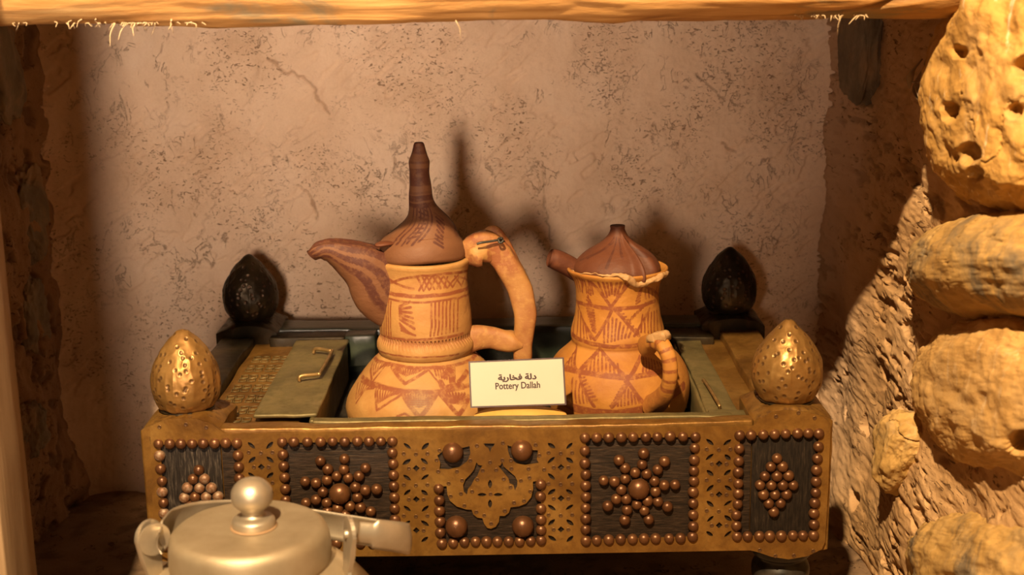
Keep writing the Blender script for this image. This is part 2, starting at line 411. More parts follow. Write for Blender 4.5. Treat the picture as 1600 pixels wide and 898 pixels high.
# right wall: mud mortar carrying big stones
ny, nz = 620, 420
Y, Z = np.meshgrid(np.linspace(.55, 1.57, ny), np.linspace(-.02, .72, nz))
P3 = np.stack([0 * Y, Y, Z], -1)
PS = P3 * np.array([1, .36, 1.7])
h = fbm(P3 * 7, 3, 21) * .010 + fbm(PS * 30, 3, 25) * .0016 + fbm(PS * 190, 2, 27) * .0008
sp = fbm(PS * 85, 3, 41); pit = sstep(.30, .42, sp) * sstep(-.35, .2, fbm(P3 * 8, 2, 45) + .30 * (1 - sstep(.40, .5, Z)) - .2)
P2 = np.stack([Y, Z], -1)
ck = crack_field(P2 * np.array([.4, 1.3]), 81, 40, .05, .25)
big = 0
for px, py, r in ((1357, 581, .011), (1330, 667, .008), (1325, 780, .010), (1385, 760, .010), (1300, 640, .007), (1392, 640, .005), (1370, 868, .007)):
    q = ray(px, py); q = CAM + q * ((.375 - CAM[0]) / q[0])
    d = np.hypot((Y - q[1]) * .8, Z - q[2]) + fbm(P3 * 60, 3, 91) * .004
    big = np.maximum(big, 1 - sstep(r * .7, r * 1.2, d))
shelf = np.clip((1.50 - Y) / .5, 0, 1) * .004
lean = -.006 + .018 * np.clip(.45 - Z, 0, .5)
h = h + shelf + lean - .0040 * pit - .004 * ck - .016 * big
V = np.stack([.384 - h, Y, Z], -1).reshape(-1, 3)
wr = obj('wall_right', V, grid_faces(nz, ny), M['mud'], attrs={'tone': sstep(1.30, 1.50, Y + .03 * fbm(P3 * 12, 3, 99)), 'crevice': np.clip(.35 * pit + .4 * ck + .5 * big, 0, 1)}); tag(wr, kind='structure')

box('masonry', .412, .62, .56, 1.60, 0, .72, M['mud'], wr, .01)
def stone(name, c, r, mt, parent, seed, pits=(), rot=0, power=2.6, amp=.10, n=260, m=300, label=None, flat=0):
    """one field stone: a superellipsoid worn by noise, with drilled-looking pits given as directions"""
    ph = np.linspace(-PI / 2, PI / 2, n); th = np.linspace(0, 2 * PI, m, endpoint=False)
    PH, TH = np.meshgrid(ph, th, indexing='ij'); e = 2 / power
    sg = lambda a: np.sign(a) * abs(a) ** e
    D = np.stack([sg(np.cos(PH)) * sg(np.cos(TH)), sg(np.cos(PH)) * sg(np.sin(TH)), sg(np.sin(PH))], -1)
    r = np.array(r); N = D / np.linalg.norm(D, axis=-1, keepdims=True)
    k = 1 + amp * fbm(N * 1.5 + seed, 3, seed) + amp * .35 * fbm(N * 6 + seed, 4, seed + 4)
    P = D * r * k[..., None]
    ca, sa = math.cos(rot), math.sin(rot)
    P = np.stack([P[..., 0], P[..., 1] * ca - P[..., 2] * sa, P[..., 1] * sa + P[..., 2] * ca], -1) + np.array(c)
    fn = fbm(P * 70, 4, seed + 9) * .0010 + abs(fbm(P * 26, 3, seed + 12)) * -.0014
    ck = crack_field(np.stack([P[..., 1], P[..., 2]], -1), seed + 30, 22, .05, .1)
    cre = ck * .3
    dsp = fn - ck * .003
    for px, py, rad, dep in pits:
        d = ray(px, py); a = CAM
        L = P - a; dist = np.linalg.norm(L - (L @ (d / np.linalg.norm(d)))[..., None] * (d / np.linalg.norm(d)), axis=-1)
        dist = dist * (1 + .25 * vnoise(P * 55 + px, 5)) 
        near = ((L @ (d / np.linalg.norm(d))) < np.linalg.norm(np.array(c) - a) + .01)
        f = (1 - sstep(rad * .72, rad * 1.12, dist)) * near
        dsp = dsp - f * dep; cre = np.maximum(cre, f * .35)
    P = P + N * dsp[..., None]
    V = P.reshape(-1, 3)
    o = obj(name, V, grid_faces(n, m, True), mt, parent, attrs={'crevice': cre})
    if label: o['label'] = label
    return o
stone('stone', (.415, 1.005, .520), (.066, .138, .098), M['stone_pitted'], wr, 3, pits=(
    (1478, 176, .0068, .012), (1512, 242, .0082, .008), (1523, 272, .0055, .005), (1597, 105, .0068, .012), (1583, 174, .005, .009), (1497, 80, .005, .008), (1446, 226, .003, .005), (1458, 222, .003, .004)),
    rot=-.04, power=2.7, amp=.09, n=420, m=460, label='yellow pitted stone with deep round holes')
stone('stone', (.418, 1.02, .381), (.070, .200, .044), M['stone_round'], wr, 9, rot=-.22, power=2.15, amp=.05, label='rounded ochre stone with grey mottling')
stone('stone', (.408, 1.00, .284), (.044, .185, .058), M['stone_block'], wr, 14, pits=((1435, 577, .0085, .012), (1595, 690, .008, .012)), rot=-.28, power=2.8, amp=.09, n=340, m=360, label='broad orange block with a rough broken face')
stone('stone', (.385, 1.175, .177), (.030, .045, .028), M['stone_round'], wr, 22, rot=-.9, power=2.8, amp=.12, n=140, m=160, label='small grey brown stone wedged in the mortar')
stone('stone', (.407, 1.00, .135), (.048, .185, .052), M['stone_round'], wr, 29, rot=-.38, power=2.6, amp=.09, label='dark streaked stone low in the wall')
stone('stone', (.388, 1.425, .535), (.016, .052, .068), M['stone_dark'], wr, 35, rot=.1, power=3.4, amp=.10, n=140, m=160, label='flat dark grey stone high in the corner')

# left wall with flush dark stones
ny, nz = 260, 330
Y, Z = np.meshgrid(np.linspace(.99, 1.57, ny), np.linspace(-.01, .70, nz)); P3 = np.stack([0 * Y, Y, Z], -1)
h = fbm(P3 * 9, 4, 121) * .012 + fbm(P3 * 40, 4, 125) * .003
pit = sstep(.35, .55, fbm(P3 * 50, 3, 131)); ck = crack_field(np.stack([Y, Z], -1), 140, 30, .06, .05)
h = h - .004 * pit - .005 * ck + np.clip(.2 - Z, 0, .2) * .06
V = np.stack([-.505 + h, Y, Z], -1).reshape(-1, 3)
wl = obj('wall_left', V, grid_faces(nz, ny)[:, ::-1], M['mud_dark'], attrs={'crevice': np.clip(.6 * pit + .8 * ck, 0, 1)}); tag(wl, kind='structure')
for c, r, s in (((-.512, 1.42, .545), (.018, .055, .080), 51), ((-.512, 1.475, .355), (.018, .040, .050), 52), ((-.510, 1.45, .245), (.018, .035, .045), 53), ((-.505, 1.40, .13), (.02, .03, .03), 54)):
    stone('stone', c, r, M['stone_dark'], wl, s, rot=.2, power=3, amp=.2, n=90, m=110)

# floor
nx, ny = 300, 260
X, Y = np.meshgrid(np.linspace(-1.1, 1.0, nx), np.linspace(-.1, 1.58, ny)); P3 = np.stack([X, Y, 0 * X], -1)
h = fbm(P3 * 9, 4, 221) * .003 + fbm(P3 * 50, 4, 225) * .0016
fl = obj('floor', np.stack([X, Y, h], -1).reshape(-1, 3), grid_faces(ny, nx), M['floor'], attrs={'crevice': sstep(.3, .6, fbm(P3 * 60, 3, 229)) * .6}); tag(fl, kind='structure')
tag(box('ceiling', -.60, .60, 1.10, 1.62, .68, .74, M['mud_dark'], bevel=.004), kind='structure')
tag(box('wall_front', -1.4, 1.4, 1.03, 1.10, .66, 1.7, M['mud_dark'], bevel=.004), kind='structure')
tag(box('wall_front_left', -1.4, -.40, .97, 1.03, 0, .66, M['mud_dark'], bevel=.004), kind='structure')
# pale upright of the frame at the left
wob_box('trim_1', -.43, -.3395, .90, .96, 0, .66, M['trim'], amp=.0008, step=.012, freq=12)['kind'] = 'structure'

# the split log that spans the niche
n, m = 620, 120
xs = np.linspace(-.62, .62, n); th = np.linspace(0, 2 * PI, m, endpoint=False)
XX, TH = np.meshgrid(xs, th, indexing='ij')
_e = np.array([at(px, py, 1.03) for px, py in ((-300, 42), (0, 40), (230, 37), (600, 37), (700, 32), (860, 27), (960, 32), (1150, 27), (1400, 25), (1700, 24))])
edge = np.interp(XX, _e[:, 0], _e[:, 2]) - .574 + .0015 * vnoise(np.stack([XX * 7, 0 * XX, 0 * XX], -1), 301)
sgp = lambda a: np.sign(a) * abs(a) ** .62
yy = 1.065 + .052 * sgp(np.cos(TH)); zz = .625 + .052 * sgp(np.sin(TH)) + edge
P3 = np.stack([XX, yy, zz], -1)
N = np.stack([0 * XX, np.cos(TH), np.sin(TH)], -1)
gr = fbm(P3 * np.array([9, 60, 60]), 4, 310); sl = vnoise(P3 * np.array([5, 30, 34]), 315)
spl = (1 - sstep(0, .07, abs(sl))) * sstep(.0, .3, vnoise(P3 * np.array([4, 10, 10]), 317))
P = P3 + N * (gr * .0022 - .005 * spl + .002 * sstep(0, .1, sl))[..., None]
lg = obj('wooden_lintel', P.reshape(-1, 3), grid_faces(n, m, True)[:, ::-1], M['log'], attrs={'crevice': spl * .8})
tag(lg, 'rough split log spanning the top of the niche with frayed fibres below', 'beam')
vf = []
rs = random.Random(4)
def fibre(px, py, dx, dy, Y=1.03):
    a = at(px, py, Y); b = at(px + dx, py + dy, Y + rs.uniform(-.01, .01)); mid = (a + b) / 2 + np.array([rs.uniform(-.002, .002), 0, .001])
    vf.append(tube_vf([a, mid, b], [.0005, .0004, .0002], n=6, m=6))
for px, py, dx, dy in ((180, 36, -8, 36), (200, 36, -15, 26), (207, 36, 2, 20), (242, 36, -6, 20), (268, 30, 3, 22), (128, 30, -8, 13), (112, 32, -4, 10), (85, 34, 2, 8), (712, 32, 8, 30), (1318, 20, -10, 34), (1340, 24, -14, 14), (1300, 24, -3, 10), (150, 30, 4, 8)):
    fibre(px, py, dx, dy)
for k in range(60):
    x = rs.choice([rs.gauss(200, 40), rs.gauss(1310, 40), rs.uniform(10, 330)]); fibre(x, 36 - (x > 900) * 12, rs.uniform(-9, 7), rs.uniform(3, 13) * rs.uniform(.4, 1.2))
V, F = join(*vf); o = obj('hanging_fibre', V, F, M['straw'], lg); o['kind'] = 'stuff'; o['label'] = 'pale frayed fibres hanging from the underside'
# dry straw and a shrivelled leaf caught in the mortar of the right wall
vf = []
for k in range(9):
    q = ray(1445 + rs.uniform(-15, 22), 130 + rs.uniform(-30, 50)); q = CAM + q * ((.359 - CAM[0]) / q[0])
    a = rs.uniform(0, 2 * PI); L = rs.uniform(.008, .016)
    d = np.array([-.2, math.cos(a), math.sin(a)]) * L
    vf.append(tube_vf([q - d, q + np.array([-.004, 0, 0]), q + d], [.0008, .0035, .0006], [.0006, .0007, .0006], n=8, m=8))
V, F = join(*vf); tag(obj('dry_leaf', V, F, plain('dead_leaf', (.24, .16, .09), (.34, .24, .14), .7)), 'curled dry leaves caught between mortar and the pitted stone', 'leaf')

# ================================================================ THE BRASS-BOUND CHEST
YF = 1.110
chest = root('brazier_chest', (0, 1.31, 0), 'low brass-clad box with four pointed finials and rows of round studs', 'chest')
# front brass sheet with real cut-outs
def loop(pts): return [xz(*q, YF) for q in pts]
c5 = lambda x, y: (220 + x * .28736, 640 + y * .28736)
c6 = lambda x, y: (600 + x * .26733, 640 + y * .26733)
c7 = lambda x, y: (880 + x * .28736, 640 + y * .28736)
outer = loop([(243, 866), (255, 868), (272, 877), (300, 880), (330, 876), (350, 868), (360, 870), (630, 868), (1000, 862), (1172, 859), (1185, 862), (1205, 869), (1232, 873), (1262, 868), (1284, 857), (1289, 845), (1294, 760), (1298, 662),
              (1285, 650), (1262, 643), (1228, 640), (1205, 644), (1188, 653), (1177, 665), (760, 671), (352, 677), (345, 672), (330, 661), (308, 654), (283, 652), (258, 655), (240, 663), (235, 676), (238, 770)])
holes = []
P1 = [(251, 694), (371, 692), (373, 848), (259, 851)]; P2w = [(442, 691), (613, 689), (618, 846), (448, 848)]
P4 = [(915, 684), (1086, 682), (1082, 838), (916, 843)]; P5 = [(1156, 680), (1279, 677), (1271, 836), (1152, 837)]
for p in (P1, P2w, P4, P5): holes.append(loop(p))
S = lambda pts: loop([c6(*q) for q in pts])
holes += [S([(500, 210), (505, 255), (487, 300), (440, 335), (380, 348), (325, 345), (330, 310), (312, 265), (350, 235), (420, 230)]),
          S([(722, 205), (725, 240), (740, 285), (775, 312), (830, 322), (905, 310), (893, 290), (900, 235), (850, 232), (780, 225)]),
          S([(582, 195), (648, 195), (640, 213), (628, 222), (620, 245), (610, 222), (592, 212)]),
          S([(540, 305), (552, 320), (575, 325), (560, 350), (545, 385), (525, 410), (510, 440), (490, 465), (485, 495), (468, 480), (462, 440), (475, 405), (505, 375), (528, 345)]),
          S([(690, 305), (700, 330), (735, 360), (765, 385), (780, 415), (778, 445), (765, 470), (757, 440), (735, 430), (728, 400), (700, 365), (667, 325), (680, 325)]),
          S([(322, 465), (340, 445), (366, 445), (370, 490), (386, 530), (425, 563), (480, 580), (512, 582), (522, 610), (545, 628), (575, 632), (585, 663), (603, 688), (625, 693), (652, 682), (672, 652), (675, 618), (705, 618), (730, 600),
             (740, 568), (790, 562), (830, 545), (860, 510), (872, 460), (870, 418), (890, 415), (918, 435), (918, 765), (340, 780)])]
def petal(cx, cz, L, W, a, n=12):
    pts = []
    for k in range(n):
        t = 2 * PI * k / n; x = math.cos(t) * L / 2; y = math.sin(t) * abs(math.sin(t)) ** .5 * W / 2
        pts.append((cx + x * math.cos(a) - y * math.sin(a), cz + x * math.sin(a) + y * math.cos(a)))
    return pts
for x, y, a in ((620, 432, PI / 2), (620, 547, PI / 2), (573, 495, 0), (667, 495, 0)):
    q = xz(*c6(x, y), YF); holes.append(petal(*q, .0080, .0036, a))
dimp = []
def strip(xc, y0, period, units=3, w=14.0):
    """pierced rosettes: crossing leaf cuts with a diamond between, photo px"""
    for k in range(units + 1):
        y = y0 + k * period
        for s, dy, sl in ((-1, 0, -1), (1, 0, 1), (-1, 23.5, 1), (1, 23.5, -1)):
            if k == units and dy: continue
            q = xz(xc + s * w + rs.uniform(-.8, .8), y + dy + rs.uniform(-.8, .8), YF)
            holes.append(petal(*q, .0082 * rs.uniform(.92, 1.1), .0034 * rs.uniform(.9, 1.15), math.radians(42) * sl + rs.uniform(-.1, .1)))
        if k < units:
            q = xz(xc + .5, y + 34, YF); d = .0031; holes.append([(q[0], q[1] - d), (q[0] + d, q[1]), (q[0], q[1] + d), (q[0] - d, q[1])])
            dimp.extend([(xc, y + 12), (xc - 19, y + 11), (xc + 18, y + 11), (xc - 11, y + 34), (xc + 12, y + 34)])
strip(408, 695, 47.6); strip(650, 697, 48.5); strip(876, 695.5, 48.5); strip(1123, 690, 48.0)
sheet = cut_sheet('front_sheet', outer, holes, YF, .0016, M['brass'], chest); sheet['label'] = 'pierced brass sheet with leaf and diamond cut-outs'
dimp += [c6(x, y) for x, y in ((325, 235), (308, 292), (317, 358), (427, 358), (505, 295), (543, 208), (695, 192), (886, 203), (908, 265), (936, 347), (845, 343), (742, 293), (692, 292), (620, 305), (577, 353), (656, 350), (545, 405), (457, 410), (378, 428), (390, 503), (450, 488), (515, 475), (470, 558), (540, 595), (586, 615), (626, 663), (706, 588), (760, 540), (818, 530), (855, 475), (850, 395), (800, 412), (745, 342), (700, 402), (740, 450), (623, 490))]
dimp += [c7(x, y) for x, y in ((1156, 35), (1366, 43), (1278, 15), (1153, 792), (1253, 790), (1358, 765), (1068, 760))] + [c5(x, y) for x, y in ((103, 92), (246, 78), (357, 95))]
vf = []
for px, py in dimp:
    x, z = xz(px, py, YF); r = .0016
    prof = [(0, .0000), (.4, .0000), (.8, .0001), (1.0, .0003), (1.2, .0001), (1.3, -.0004)]
    V = []; k = 10
    for a, b in prof:
        for j in range(k): V.append((x + a * r * math.cos(2 * PI * j / k), YF - .0009 - b, z + a * r * math.sin(2 * PI * j / k)))
    vf.append((V, grid_faces(len(prof), k, True)))
V, F = join(*vf); o = obj('punched_dot', V, F, M['brass'], chest, attrs={'crevice': np.tile(np.repeat([1, 1, 1, .75, .5, .2], 10), len(vf))}); o['kind'] = 'stuff'
# dark wood seen through the cuts
for nm, p, mt in (('wood_panel', P1, 'wood_v'), ('wood_panel', P5, 'wood_v2')):
    a = xz(*p[0], YF); b = xz(*p[2], YF); x0, x1 = (-.289, -.229) if a[0] < 0 else (.229, .289)
    box(nm, x0, x1, YF + .0011, YF + .004, .117, .2215, M[mt], chest, .0005)
box('wood_panel', -.2283, .2283, YF + .0018, YF + .006, .114, .222, M['wood_h'], chest, .0005)
# studs
def stud_mesh(r, hgt, mt):
    k = 18; prof = [(math.cos(a) * r, math.sin(a) * hgt) for a in np.linspace(0, PI / 2, 7)[:-1]]
    V = [];
    for a, b in [(r * 1.02, -.0008)] + prof:
        for j in range(k): V.append((a * math.cos(2 * PI * j / k), -b, a * math.sin(2 * PI * j / k)))
    V.append((0, -hgt, 0)); F = [tuple(f) for f in grid_faces(len(prof) + 1, k, True)]
    F += [(len(prof) * k + j, len(prof) * k + (j + 1) % k, len(V) - 1) for j in range(k)]
    me = mesh('stud', V, F); me.materials.append(mt); return me
SM, SD, SB = stud_mesh(.0047, .0040, M['stud']), stud_mesh(.0047, .0036, M['stud_dusty']), stud_mesh(.0093, .0080, M['stud'])
def stud(px, py, me=None, jit=.35, base=YF - .0006):
    x, z = xz(px + rs.uniform(-jit, jit), py + rs.uniform(-jit, jit), base)
    o = bpy.data.objects.new('stud', me or SM); o.location = (x, base, z); o.rotation_euler = (rs.uniform(-.06, .06), rs.uniform(0, 6), rs.uniform(-.06, .06))
    s = rs.uniform(.95, 1.05); o.scale = (s, s, s); link(o, sheet); o['size'] = 'big' if me is SB else 'small'; return o
def row(a, b, n, me=None):
    for k in range(n):
        t = k / (n - 1) if n > 1 else 0; stud(a[0] + (b[0] - a[0]) * t, a[1] + (b[1] - a[1]) * t, me)
# left post panel
row((248, 693.5), (370, 692), 8)
for q in ((249.6, 712), (251, 732), (253, 751.5), (253.6, 768.5), (255.6, 785), (256, 802), (257, 819), (258, 836)): stud(*q, SD if rs.random() < .5 else SM)
for k, q in enumerate(((372, 711), (373, 729), (374, 747), (374, 765), (375, 782), (375, 800), (376, 818), (376, 835))): stud(*q)
row((259, 853), (376, 851), 7)
for q in ((315, 327), (283, 376), (347, 376), (252, 425), (319, 425), (384, 425), (237, 479), (295, 475), (355, 475), (420, 472), (267, 524), (330, 524), (395, 524), (300, 573), (362, 573), (330, 622)):
    stud(*c5(*q), SD if rs.random() < .7 else SM)
# second panel
for x in (441, 459, 480, 501, 519.5, 538.5, 558.6, 576.4, 595, 613): stud(x, 690.5 - (x - 441) * .01)
row((442, 710), (450, 835), 8); row((613.5, 707), (618, 829), 8); row((452, 850), (619, 847), 10)
flower = [(303, 275), (437, 238), (552, 281), (337, 318), (429, 297), (513, 327), (390, 343), (454, 348), (336, 375), (279, 390), (220, 386), (496, 388), (549, 411), (607, 408), (316, 434), (502, 446), (343, 487), (288, 486), (243, 525), (401, 515), (458, 497), (516, 500), (567, 527), (348, 545), (441, 548), (335, 599), (466, 596)]
for q in ((977, 280), (1108, 267), (1222, 318), (1017, 325), (1104, 325), (1066, 360), (1128, 370), (1187, 362), (1012, 383), (893, 390), (952, 398), (990, 447), (1166, 420), (1221, 438), (1281, 432), (1176, 475), (1137, 525), (1195, 531), (1250, 553), (1070, 537), (1010, 505), (952, 490), (898, 505), (1017, 555), (1112, 573), (1010, 610), (1130, 628)): stud(*c5(*q))
stud(*c5(1082, 455), SB)
# middle panel
for q in ((320, 462), (322, 528), (323, 590), (327, 652), (328, 716), (338, 780), (403, 778), (470, 773), (535, 772), (600, 770), (663, 770), (730, 770), (792, 768), (857, 766), (919, 762), (916, 437), (914, 505), (917, 577), (918, 640), (919, 702)): stud(*c6(*q))
for q in ((402, 250), (805, 236), (423, 684), (812, 682)): stud(*c6(*q), SB)
# fourth panel
for x, y in ((119, 152), (183, 151), (248, 150), (315, 149), (380, 148), (448, 147), (511, 146), (582, 145), (651, 145), (719, 146), (118, 222), (118, 290), (122, 352), (122, 413), (122, 473), (122, 532), (122, 592), (121, 650), (123, 711),
             (716, 207), (713, 273), (711, 332), (710, 388), (708, 447), (708, 508), (707, 570), (706, 633), (703, 690), (183, 710), (248, 707), (312, 704), (378, 702), (441, 700), (501, 699), (576, 699), (637, 697)): stud(*c7(x, y))
for q in flower: stud(*c7(*q))
stud(*c7(412, 430), SB)
# right post panel
for x, y in ((960, 138), (1022, 137), (1087, 135), (1150, 133), (1210, 131), (1273, 129), (1332, 128), (1390, 128), (957, 213), (955, 280), (951, 340), (951, 400), (950, 455), (948, 512), (940, 573), (941, 631), (943, 688),
             (1388, 200), (1383, 265), (1378, 328), (1375, 390), (1373, 450), (1368, 508), (1364, 563), (1364, 622), (1362, 682), (1003, 687), (1066, 686), (1124, 686), (1185, 685), (1248, 684), (1303, 683),
             (1162, 264), (1128, 310), (1193, 310), (1098, 362), (1162, 362), (1225, 358), (1070, 410), (1133, 411), (1196, 410), (1252, 410), (1090, 462), (1153, 462), (1215, 460), (1118, 510), (1183, 510), (1145, 557)): stud(*c7(x, y))

# rails
wob_box('front_rail', -.230, .230, YF + .0035, 1.130, .112, .2265, M['brass'], chest, .0012, .005, 22, 5)
wob_box('side_rail', -.294, -.258, 1.180, 1.440, .125, .222, M['brass_dark'], chest, .0012, .008, 22, 6)
wob_box('side_rail', .250, .292, 1.180, 1.440, .125, .222, M['brass'], chest, .0012, .008, 22, 7)
wob_box('back_rail', -.24, .24, 1.452, 1.492, .120, .226, M['green_black'], chest, .0010, .008, 22, 8)
# well and liners
box('well_floor', -.258, .252, 1.130, 1.454, .160, .1765, M['black'], chest, .001)
wob_box('liner_rim', -.152, .215, 1.1305, 1.1425, .2235, .2268, M['brass_dull'], chest, .0011, .006, 18, 12)
wob_box('well_lining', -.156, .196, 1.134, 1.139, .176, .223, M['brass_dull'], chest, .0006, .008, 20, 13)
wob_box('engraved_tray', -.258, -.170, 1.131, 1.44, .195, .2135, M['brass'], chest, .0008, .007, 20, 14)
# engraved little squares on the tray
vf = []
for r_ in range(7):
    for c_ in range(2):
        cx = -.247 + c_ * .020 + r_ * .0004; cy = 1.165 + r_ * .034
        for dx, dy in ((0, 0), (.009, 0), (0, .012), (.009, .012)):
            q = [(cx + dx - .0035, cy + dy - .0045), (cx + dx + .0035, cy + dy - .004), (cx + dx + .003, cy + dy + .005), (cx + dx - .004, cy + dy + .004)]
            for a, b in zip(q, q[1:] + q[:1]): vf.append(tube_vf([(*a, .2142), (*b, .2142)], .0004, n=2, m=5, spline=False))
V, F = join(*vf); o = obj('engraved_line', V, F, M['brass_dull'], chest); o['kind'] = 'stuff'
# lidded compartment with a bail handle
cb = []
yb0, yb1 = 1.168, 1.420
lid = wob_box('compartment_lid', -.211, -.153, yb0, yb1, .2185, .2225, M['brass_dull'], chest, .0016, .006, 16, 15); lid['label'] = 'dull greenish brass lid with a loose bail handle'
wob_box('compartment_wall', -.160, -.1545, 1.16, 1.42, .176, .218, M['brass_dull'], chest, .0008, .008, 20, 16)
V, F = tube_vf([(-.183, 1.262, .224), (-.181, 1.262, .229), (-.166, 1.268, .229), (-.164, 1.275, .229), (-.162, 1.345, .229), (-.165, 1.352, .229), (-.180, 1.360, .229), (-.183, 1.361, .224)], .0019, n=60, m=10); obj('handle', V, F, M['handle'], lid)
# right hand liner
wob_box('liner_plate', .1985, .226, 1.150, 1.42, .214, .2175, M['brass_dull'], chest, .0022, .006, 16, 17)
wob_box('liner_wall', .1965, .2000, 1.150, 1.42, .176, .215, M['brass_dull'], chest, .001, .008, 20, 18)
wob_box('right_tray', .222, .254, 1.131, 1.44, .190, .2125, M['brass'], chest, .0014, .007, 20, 19)
o = wob_box('corner_sheet', .1965, .230, 1.128, 1.165, .2190, .2225, M['brass_dull'], chest, .0016, .006, 26, 24)
V, F = tube_vf([(.211, 1.180, .217), (.210, 1.183, .2215), (.207, 1.25, .222), (.207, 1.255, .217)], .0016, n=30, m=8); obj('bail_handle', V, F, M['handle'], chest)
# back ledges
wob_box('back_ledge', -.24, -.158, 1.425, 1.452, .19, .224, M['brass_dark'], chest, .0008, .008, 20, 20)
wob_box('back_ledge', -.158, -.125, 1.425, 1.452, .19, .225, M['green_black'], chest, .0008, .008, 20, 21)
wob_box('back_ledge', .15, .24, 1.41, 1.452, .19, .222, M['brass_dark'], chest, .0008, .008, 20, 22)

# posts: dented brass caps, each with its finial
def post(cx, cy, mt, mtf, seed, front):
    hx = .0340; y0, y1 = cy - .034, cy + .036
    xs = np.linspace(-1, 1, 40); ys = np.linspace(0, 1, 40); U, W = np.meshgrid(xs, ys, indexing='ij')
    zt = .2265 + .0125 * (1 - U ** 2) ** .8 * (1 - .35 * (2 * W - 1) ** 8)
    top = np.stack([cx + hx * U, y0 + (y1 - y0) * W, zt], -1)
    Vt = top.reshape(-1, 3); Ft = grid_faces(40, 40)[:, ::-1]
    # skirt down from the rim
    ring = [top[i, 0] for i in range(40)] + [top[-1, j] for j in range(1, 40)] + [top[i, -1] for i in range(38, -1, -1)] + [top[0, j] for j in range(38, 0, -1)]
    ring = np.array(ring); nr = len(ring); lv = [ring]
    for z in np.linspace(.222, .118, 26):
        q = ring.copy(); q[:, 2] = z; lv.append(q)
    q = ring.copy(); q[:, 2] = .108 - .004 * (1 - ((q[:, 0] - cx) / hx) ** 2); lv.append(q)
    Vs = np.concatenate(lv); Fs = grid_faces(len(lv), nr, True)[:, ::-1]
    V, F = join((Vt, Ft), (Vs, Fs))
    rr = np.random.default_rng(seed); cre = np.zeros(len(V)); d_ = np.zeros(len(V))
    V = V + np.stack([vnoise(V * 45, seed + k) for k in range(3)], -1) * .0016 * (V[:, 1:2] > YF + .0035 + .001 if front else 1)
    if front: V[:, 1] = np.maximum(V[:, 1], YF + .0035)
    for k in range(60):
        p = np.array([cx + rr.uniform(-.9, .9) * hx, rr.uniform(y0, y1), 0]); dd = np.hypot(V[:, 0] - p[0], V[:, 1] - p[1]); ok = V[:, 2] > .2275
        f = (1 - sstep(.0010, .0024, dd)) * ok; d_ = np.maximum(d_, f)
    V[:, 2] -= d_ * .0012
    po = obj('corner_post', V, F, mt, chest, attrs={'crevice': d_ * .8})
    # finial: pointed bulb of hammered sheet
    H = .0725; prof = np.array([(.016, 0), (.0225, .001), (.0265, .006), (.0295, .014), (.0308, .023), (.0300, .033), (.0265, .043), (.0205, .053), (.0140, .0615), (.0085, .067), (.0040, .0710), (.0002, .0725)])
    n, m = 170, 240; Q = catmull(prof, n); Q[:, 0] = np.maximum(Q[:, 0], 1e-4)
    th = np.linspace(0, 2 * PI, m, endpoint=False)
    V = np.stack([Q[:, :1] * np.sin(th), -Q[:, :1] * np.cos(th), Q[:, 1:2] + 0 * th], -1).reshape(-1, 3)
    C = np.array([0, 0, .028]); N = V - C; N /= np.linalg.norm(N, axis=1, keepdims=True)
    dsp = vnoise(N * 3.5, seed) * .0006 + vnoise(N * 7, seed + 3) * .00022 + abs(vnoise(N * np.array([4, 4, 1.2]), seed + 5)) * -.0010
    cre = np.zeros(len(V)); ng = 125; g = (1 + 5 ** .5) / 2
    D = []
    for k in range(ng):
        z = 1 - 1.62 * (k + .5) / ng; a = 2 * PI * k / g + rr.uniform(-.25, .25); z = np.clip(z + rr.uniform(-.04, .04), -1, 1); r_ = math.sqrt(1 - z * z); D.append((r_ * math.cos(a), r_ * math.sin(a), z))
    L = np.linalg.norm(V - C, axis=1)
    for dvec in D:
        ang = np.arccos(np.clip(N @ np.array(dvec), -1, 1)) * L
        dsp -= (1 - sstep(.0011, .0018, ang)) * .0006; dsp += np.exp(-((ang - .0025) / .0006) ** 2) * .00015
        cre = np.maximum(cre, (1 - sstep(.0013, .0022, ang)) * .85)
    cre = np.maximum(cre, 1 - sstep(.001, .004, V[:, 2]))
    V = V + N * dsp[:, None]
    tw = 1 + .02 * vnoise(np.c_[np.zeros(len(V)), np.zeros(len(V)), V[:, 2] * 30], seed)[:, None]
    V[:, :2] *= tw; V += np.array([cx, cy - .002, .2365])
    Vr, Fr = lathe_vf([(.001, .2355), (.0225, .2355), (.0238, .2362), (.0238, .2370), (.020, .2385)], 60, cx, cy - .002)
    obj('base_shade_ring', Vr, Fr, M['brass_dark'], po)  # dark ring added for the shadow line under the finial
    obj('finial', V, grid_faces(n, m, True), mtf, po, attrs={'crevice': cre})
    leg = smooth_prof([(.0005, .002), (.017, .002), (.020, .006), (.024, .014), (.021, .024), (.0135, .034), (.0125, .045), (.018, .055), (.0245, .066), (.026, .078), (.022, .088), (.0265, .092), (.0275, .098), (.0265, .104), (.012, .1055), (.0005, .1055)], 70)
    V, F = lathe_vf(leg, 48, cx, cy); obj('leg', V, F, M['black'], chest)
post(-.2632, 1.1475, M['brass'], M['brass_finial'], 401, True)
post(.2640, 1.1475, M['brass'], M['brass_finial'], 402, True)
post(-.2655, 1.470, M['brass_dark'], M['brass_dark'], 403, False)
post(.2645, 1.470, M['brass_dark'], M['brass_dark'], 404, False)

